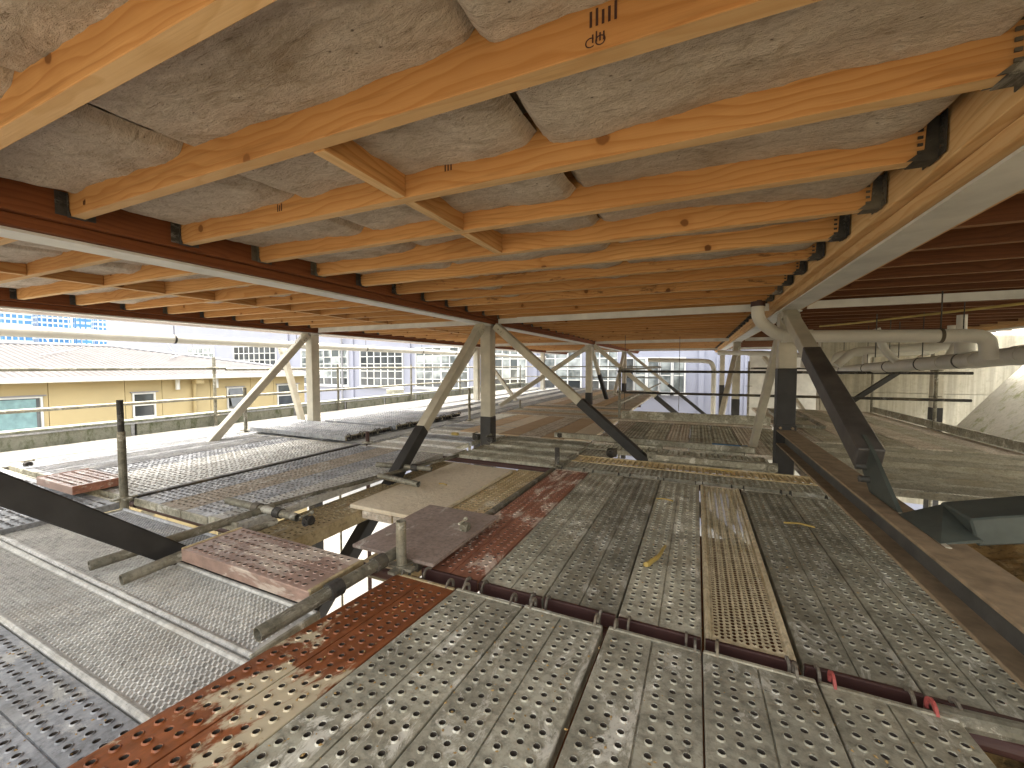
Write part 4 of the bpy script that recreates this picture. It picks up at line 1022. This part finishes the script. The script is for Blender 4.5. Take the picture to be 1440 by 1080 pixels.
for x in (-30, -23.0, -17.8, -12.4, -8.6, -3.75, .2): MB().box(x-.12, x+.12, FY-.12, FY-.004, -7, 9).build('pilaster', 'lilac', fb)
for x in (.9, 1.5, 2.1, 2.7, 3.3, 3.9, 4.5, 5.1, 5.7, 6.3): MB().box(x-.04, x+.04, FY-.06, FY-.004, -7, 9).build('cladding_rib', 'lilac', fb)
MB().tube([(-23.9, FY-.2, -7), (-23.9, FY-.2, 9)], .07, 8).build('downpipe', 'roofedge', fb)
# round duct on the facade side
d = MB(); d.tube([(-9.2, 10.6, -.6), (-9.2, 10.6, .0), (-9.2, 10.6, .2)], .28, 16); tag(d.build('roof_duct', 'galv'), 'grey round duct behind the left edge column', 'duct')
# towers
tw = [(75.7, 400, 12, 'blue'), (73.5, 420, 15, 'blue'), (71.5, 380, 6, 'pale'), (70.2, 430, 9, 'blue'), (77.6, 420, 7, 'pale'), (68.9, 380, 7, 'pale'), (74.5, 520, 40, 'pale')]
for i, (az, D, wd, kd) in enumerate(tw):
    a = math.radians(az); x, y = -D*math.sin(a), D*math.cos(a); H_ = 120 if i != 6 else 9
    t = T('office_tower', ['blue glass office tower at the far left', 'blue glass tower second from the left edge', 'pale tower block between the blue towers', 'slim blue tower near the lilac building', 'pale tower at the left edge', 'pale tower beside the lilac building', 'wide pale block behind the blue towers'][i], 'tower', (x, y, -7), 'city towers behind the roof')
    h = wd/2
    MB().box(x-h, x+h, y-h, y+h, -7, H_).build('tower_body', 'tower_blue' if kd == 'blue' else 'tower_pale', t)
    b = MB(); z = -5
    while z < H_-4:
        b.box(x-h-.25, x+h+.25, y-h-.25, y+h+.25, z, z+(1.2 if kd == 'blue' else 1.8)); z += 3.4
    for k in range(int(wd/2.5)):
        q = -h+1.2+2.5*k; b.box(x+h, x+h+.4, y+q-.3, y+q+.3, -7, H_-2); b.box(x+q-.3, x+q+.3, y-h-.4, y-h, -7, H_-2)
    tag(b.build('floor_bands', 'tower_pale' if kd == 'blue' else 'tower_blue', t), kind='stuff')
ld = T('gap_darkening_deck', 'dark boarded lower scaffold lift added beneath the nearer planks to darken their gaps', 'added lower deck', (0, 2, -.95))  # added lift: keeps bright ground out of the plank gaps and holes
for i in range(13):
    x = -4.06+i*.405; MB().box(x, x+.40, -1.2, 1.45 if i < 7 else 5.0, -1.0, -.95).build('board', 'pine_dark', ld)  # boards of the added gap-darkening lift
rw = T('rear_light_blocker', 'low unseen concrete wall added behind the camera to block low light', 'wall', (-2, -3.2, -7))  # unseen wall, added to keep low back light off the joist sides
MB().box(-14, 9, -3.4, -3.1, -7, 1.2).build('wall_face', 'conc', rw); MB().box(-14, 9, -3.45, -3.05, 1.2, 1.26).build('coping', 'parapet', rw)
# lower street-level slab that shows through the hole
MB_ = MB().box(-12.2, -8.2, -6, 20, -6.99, -6.9); tag(MB_.build('lower_pavement', 'white_board'), kind='structure')
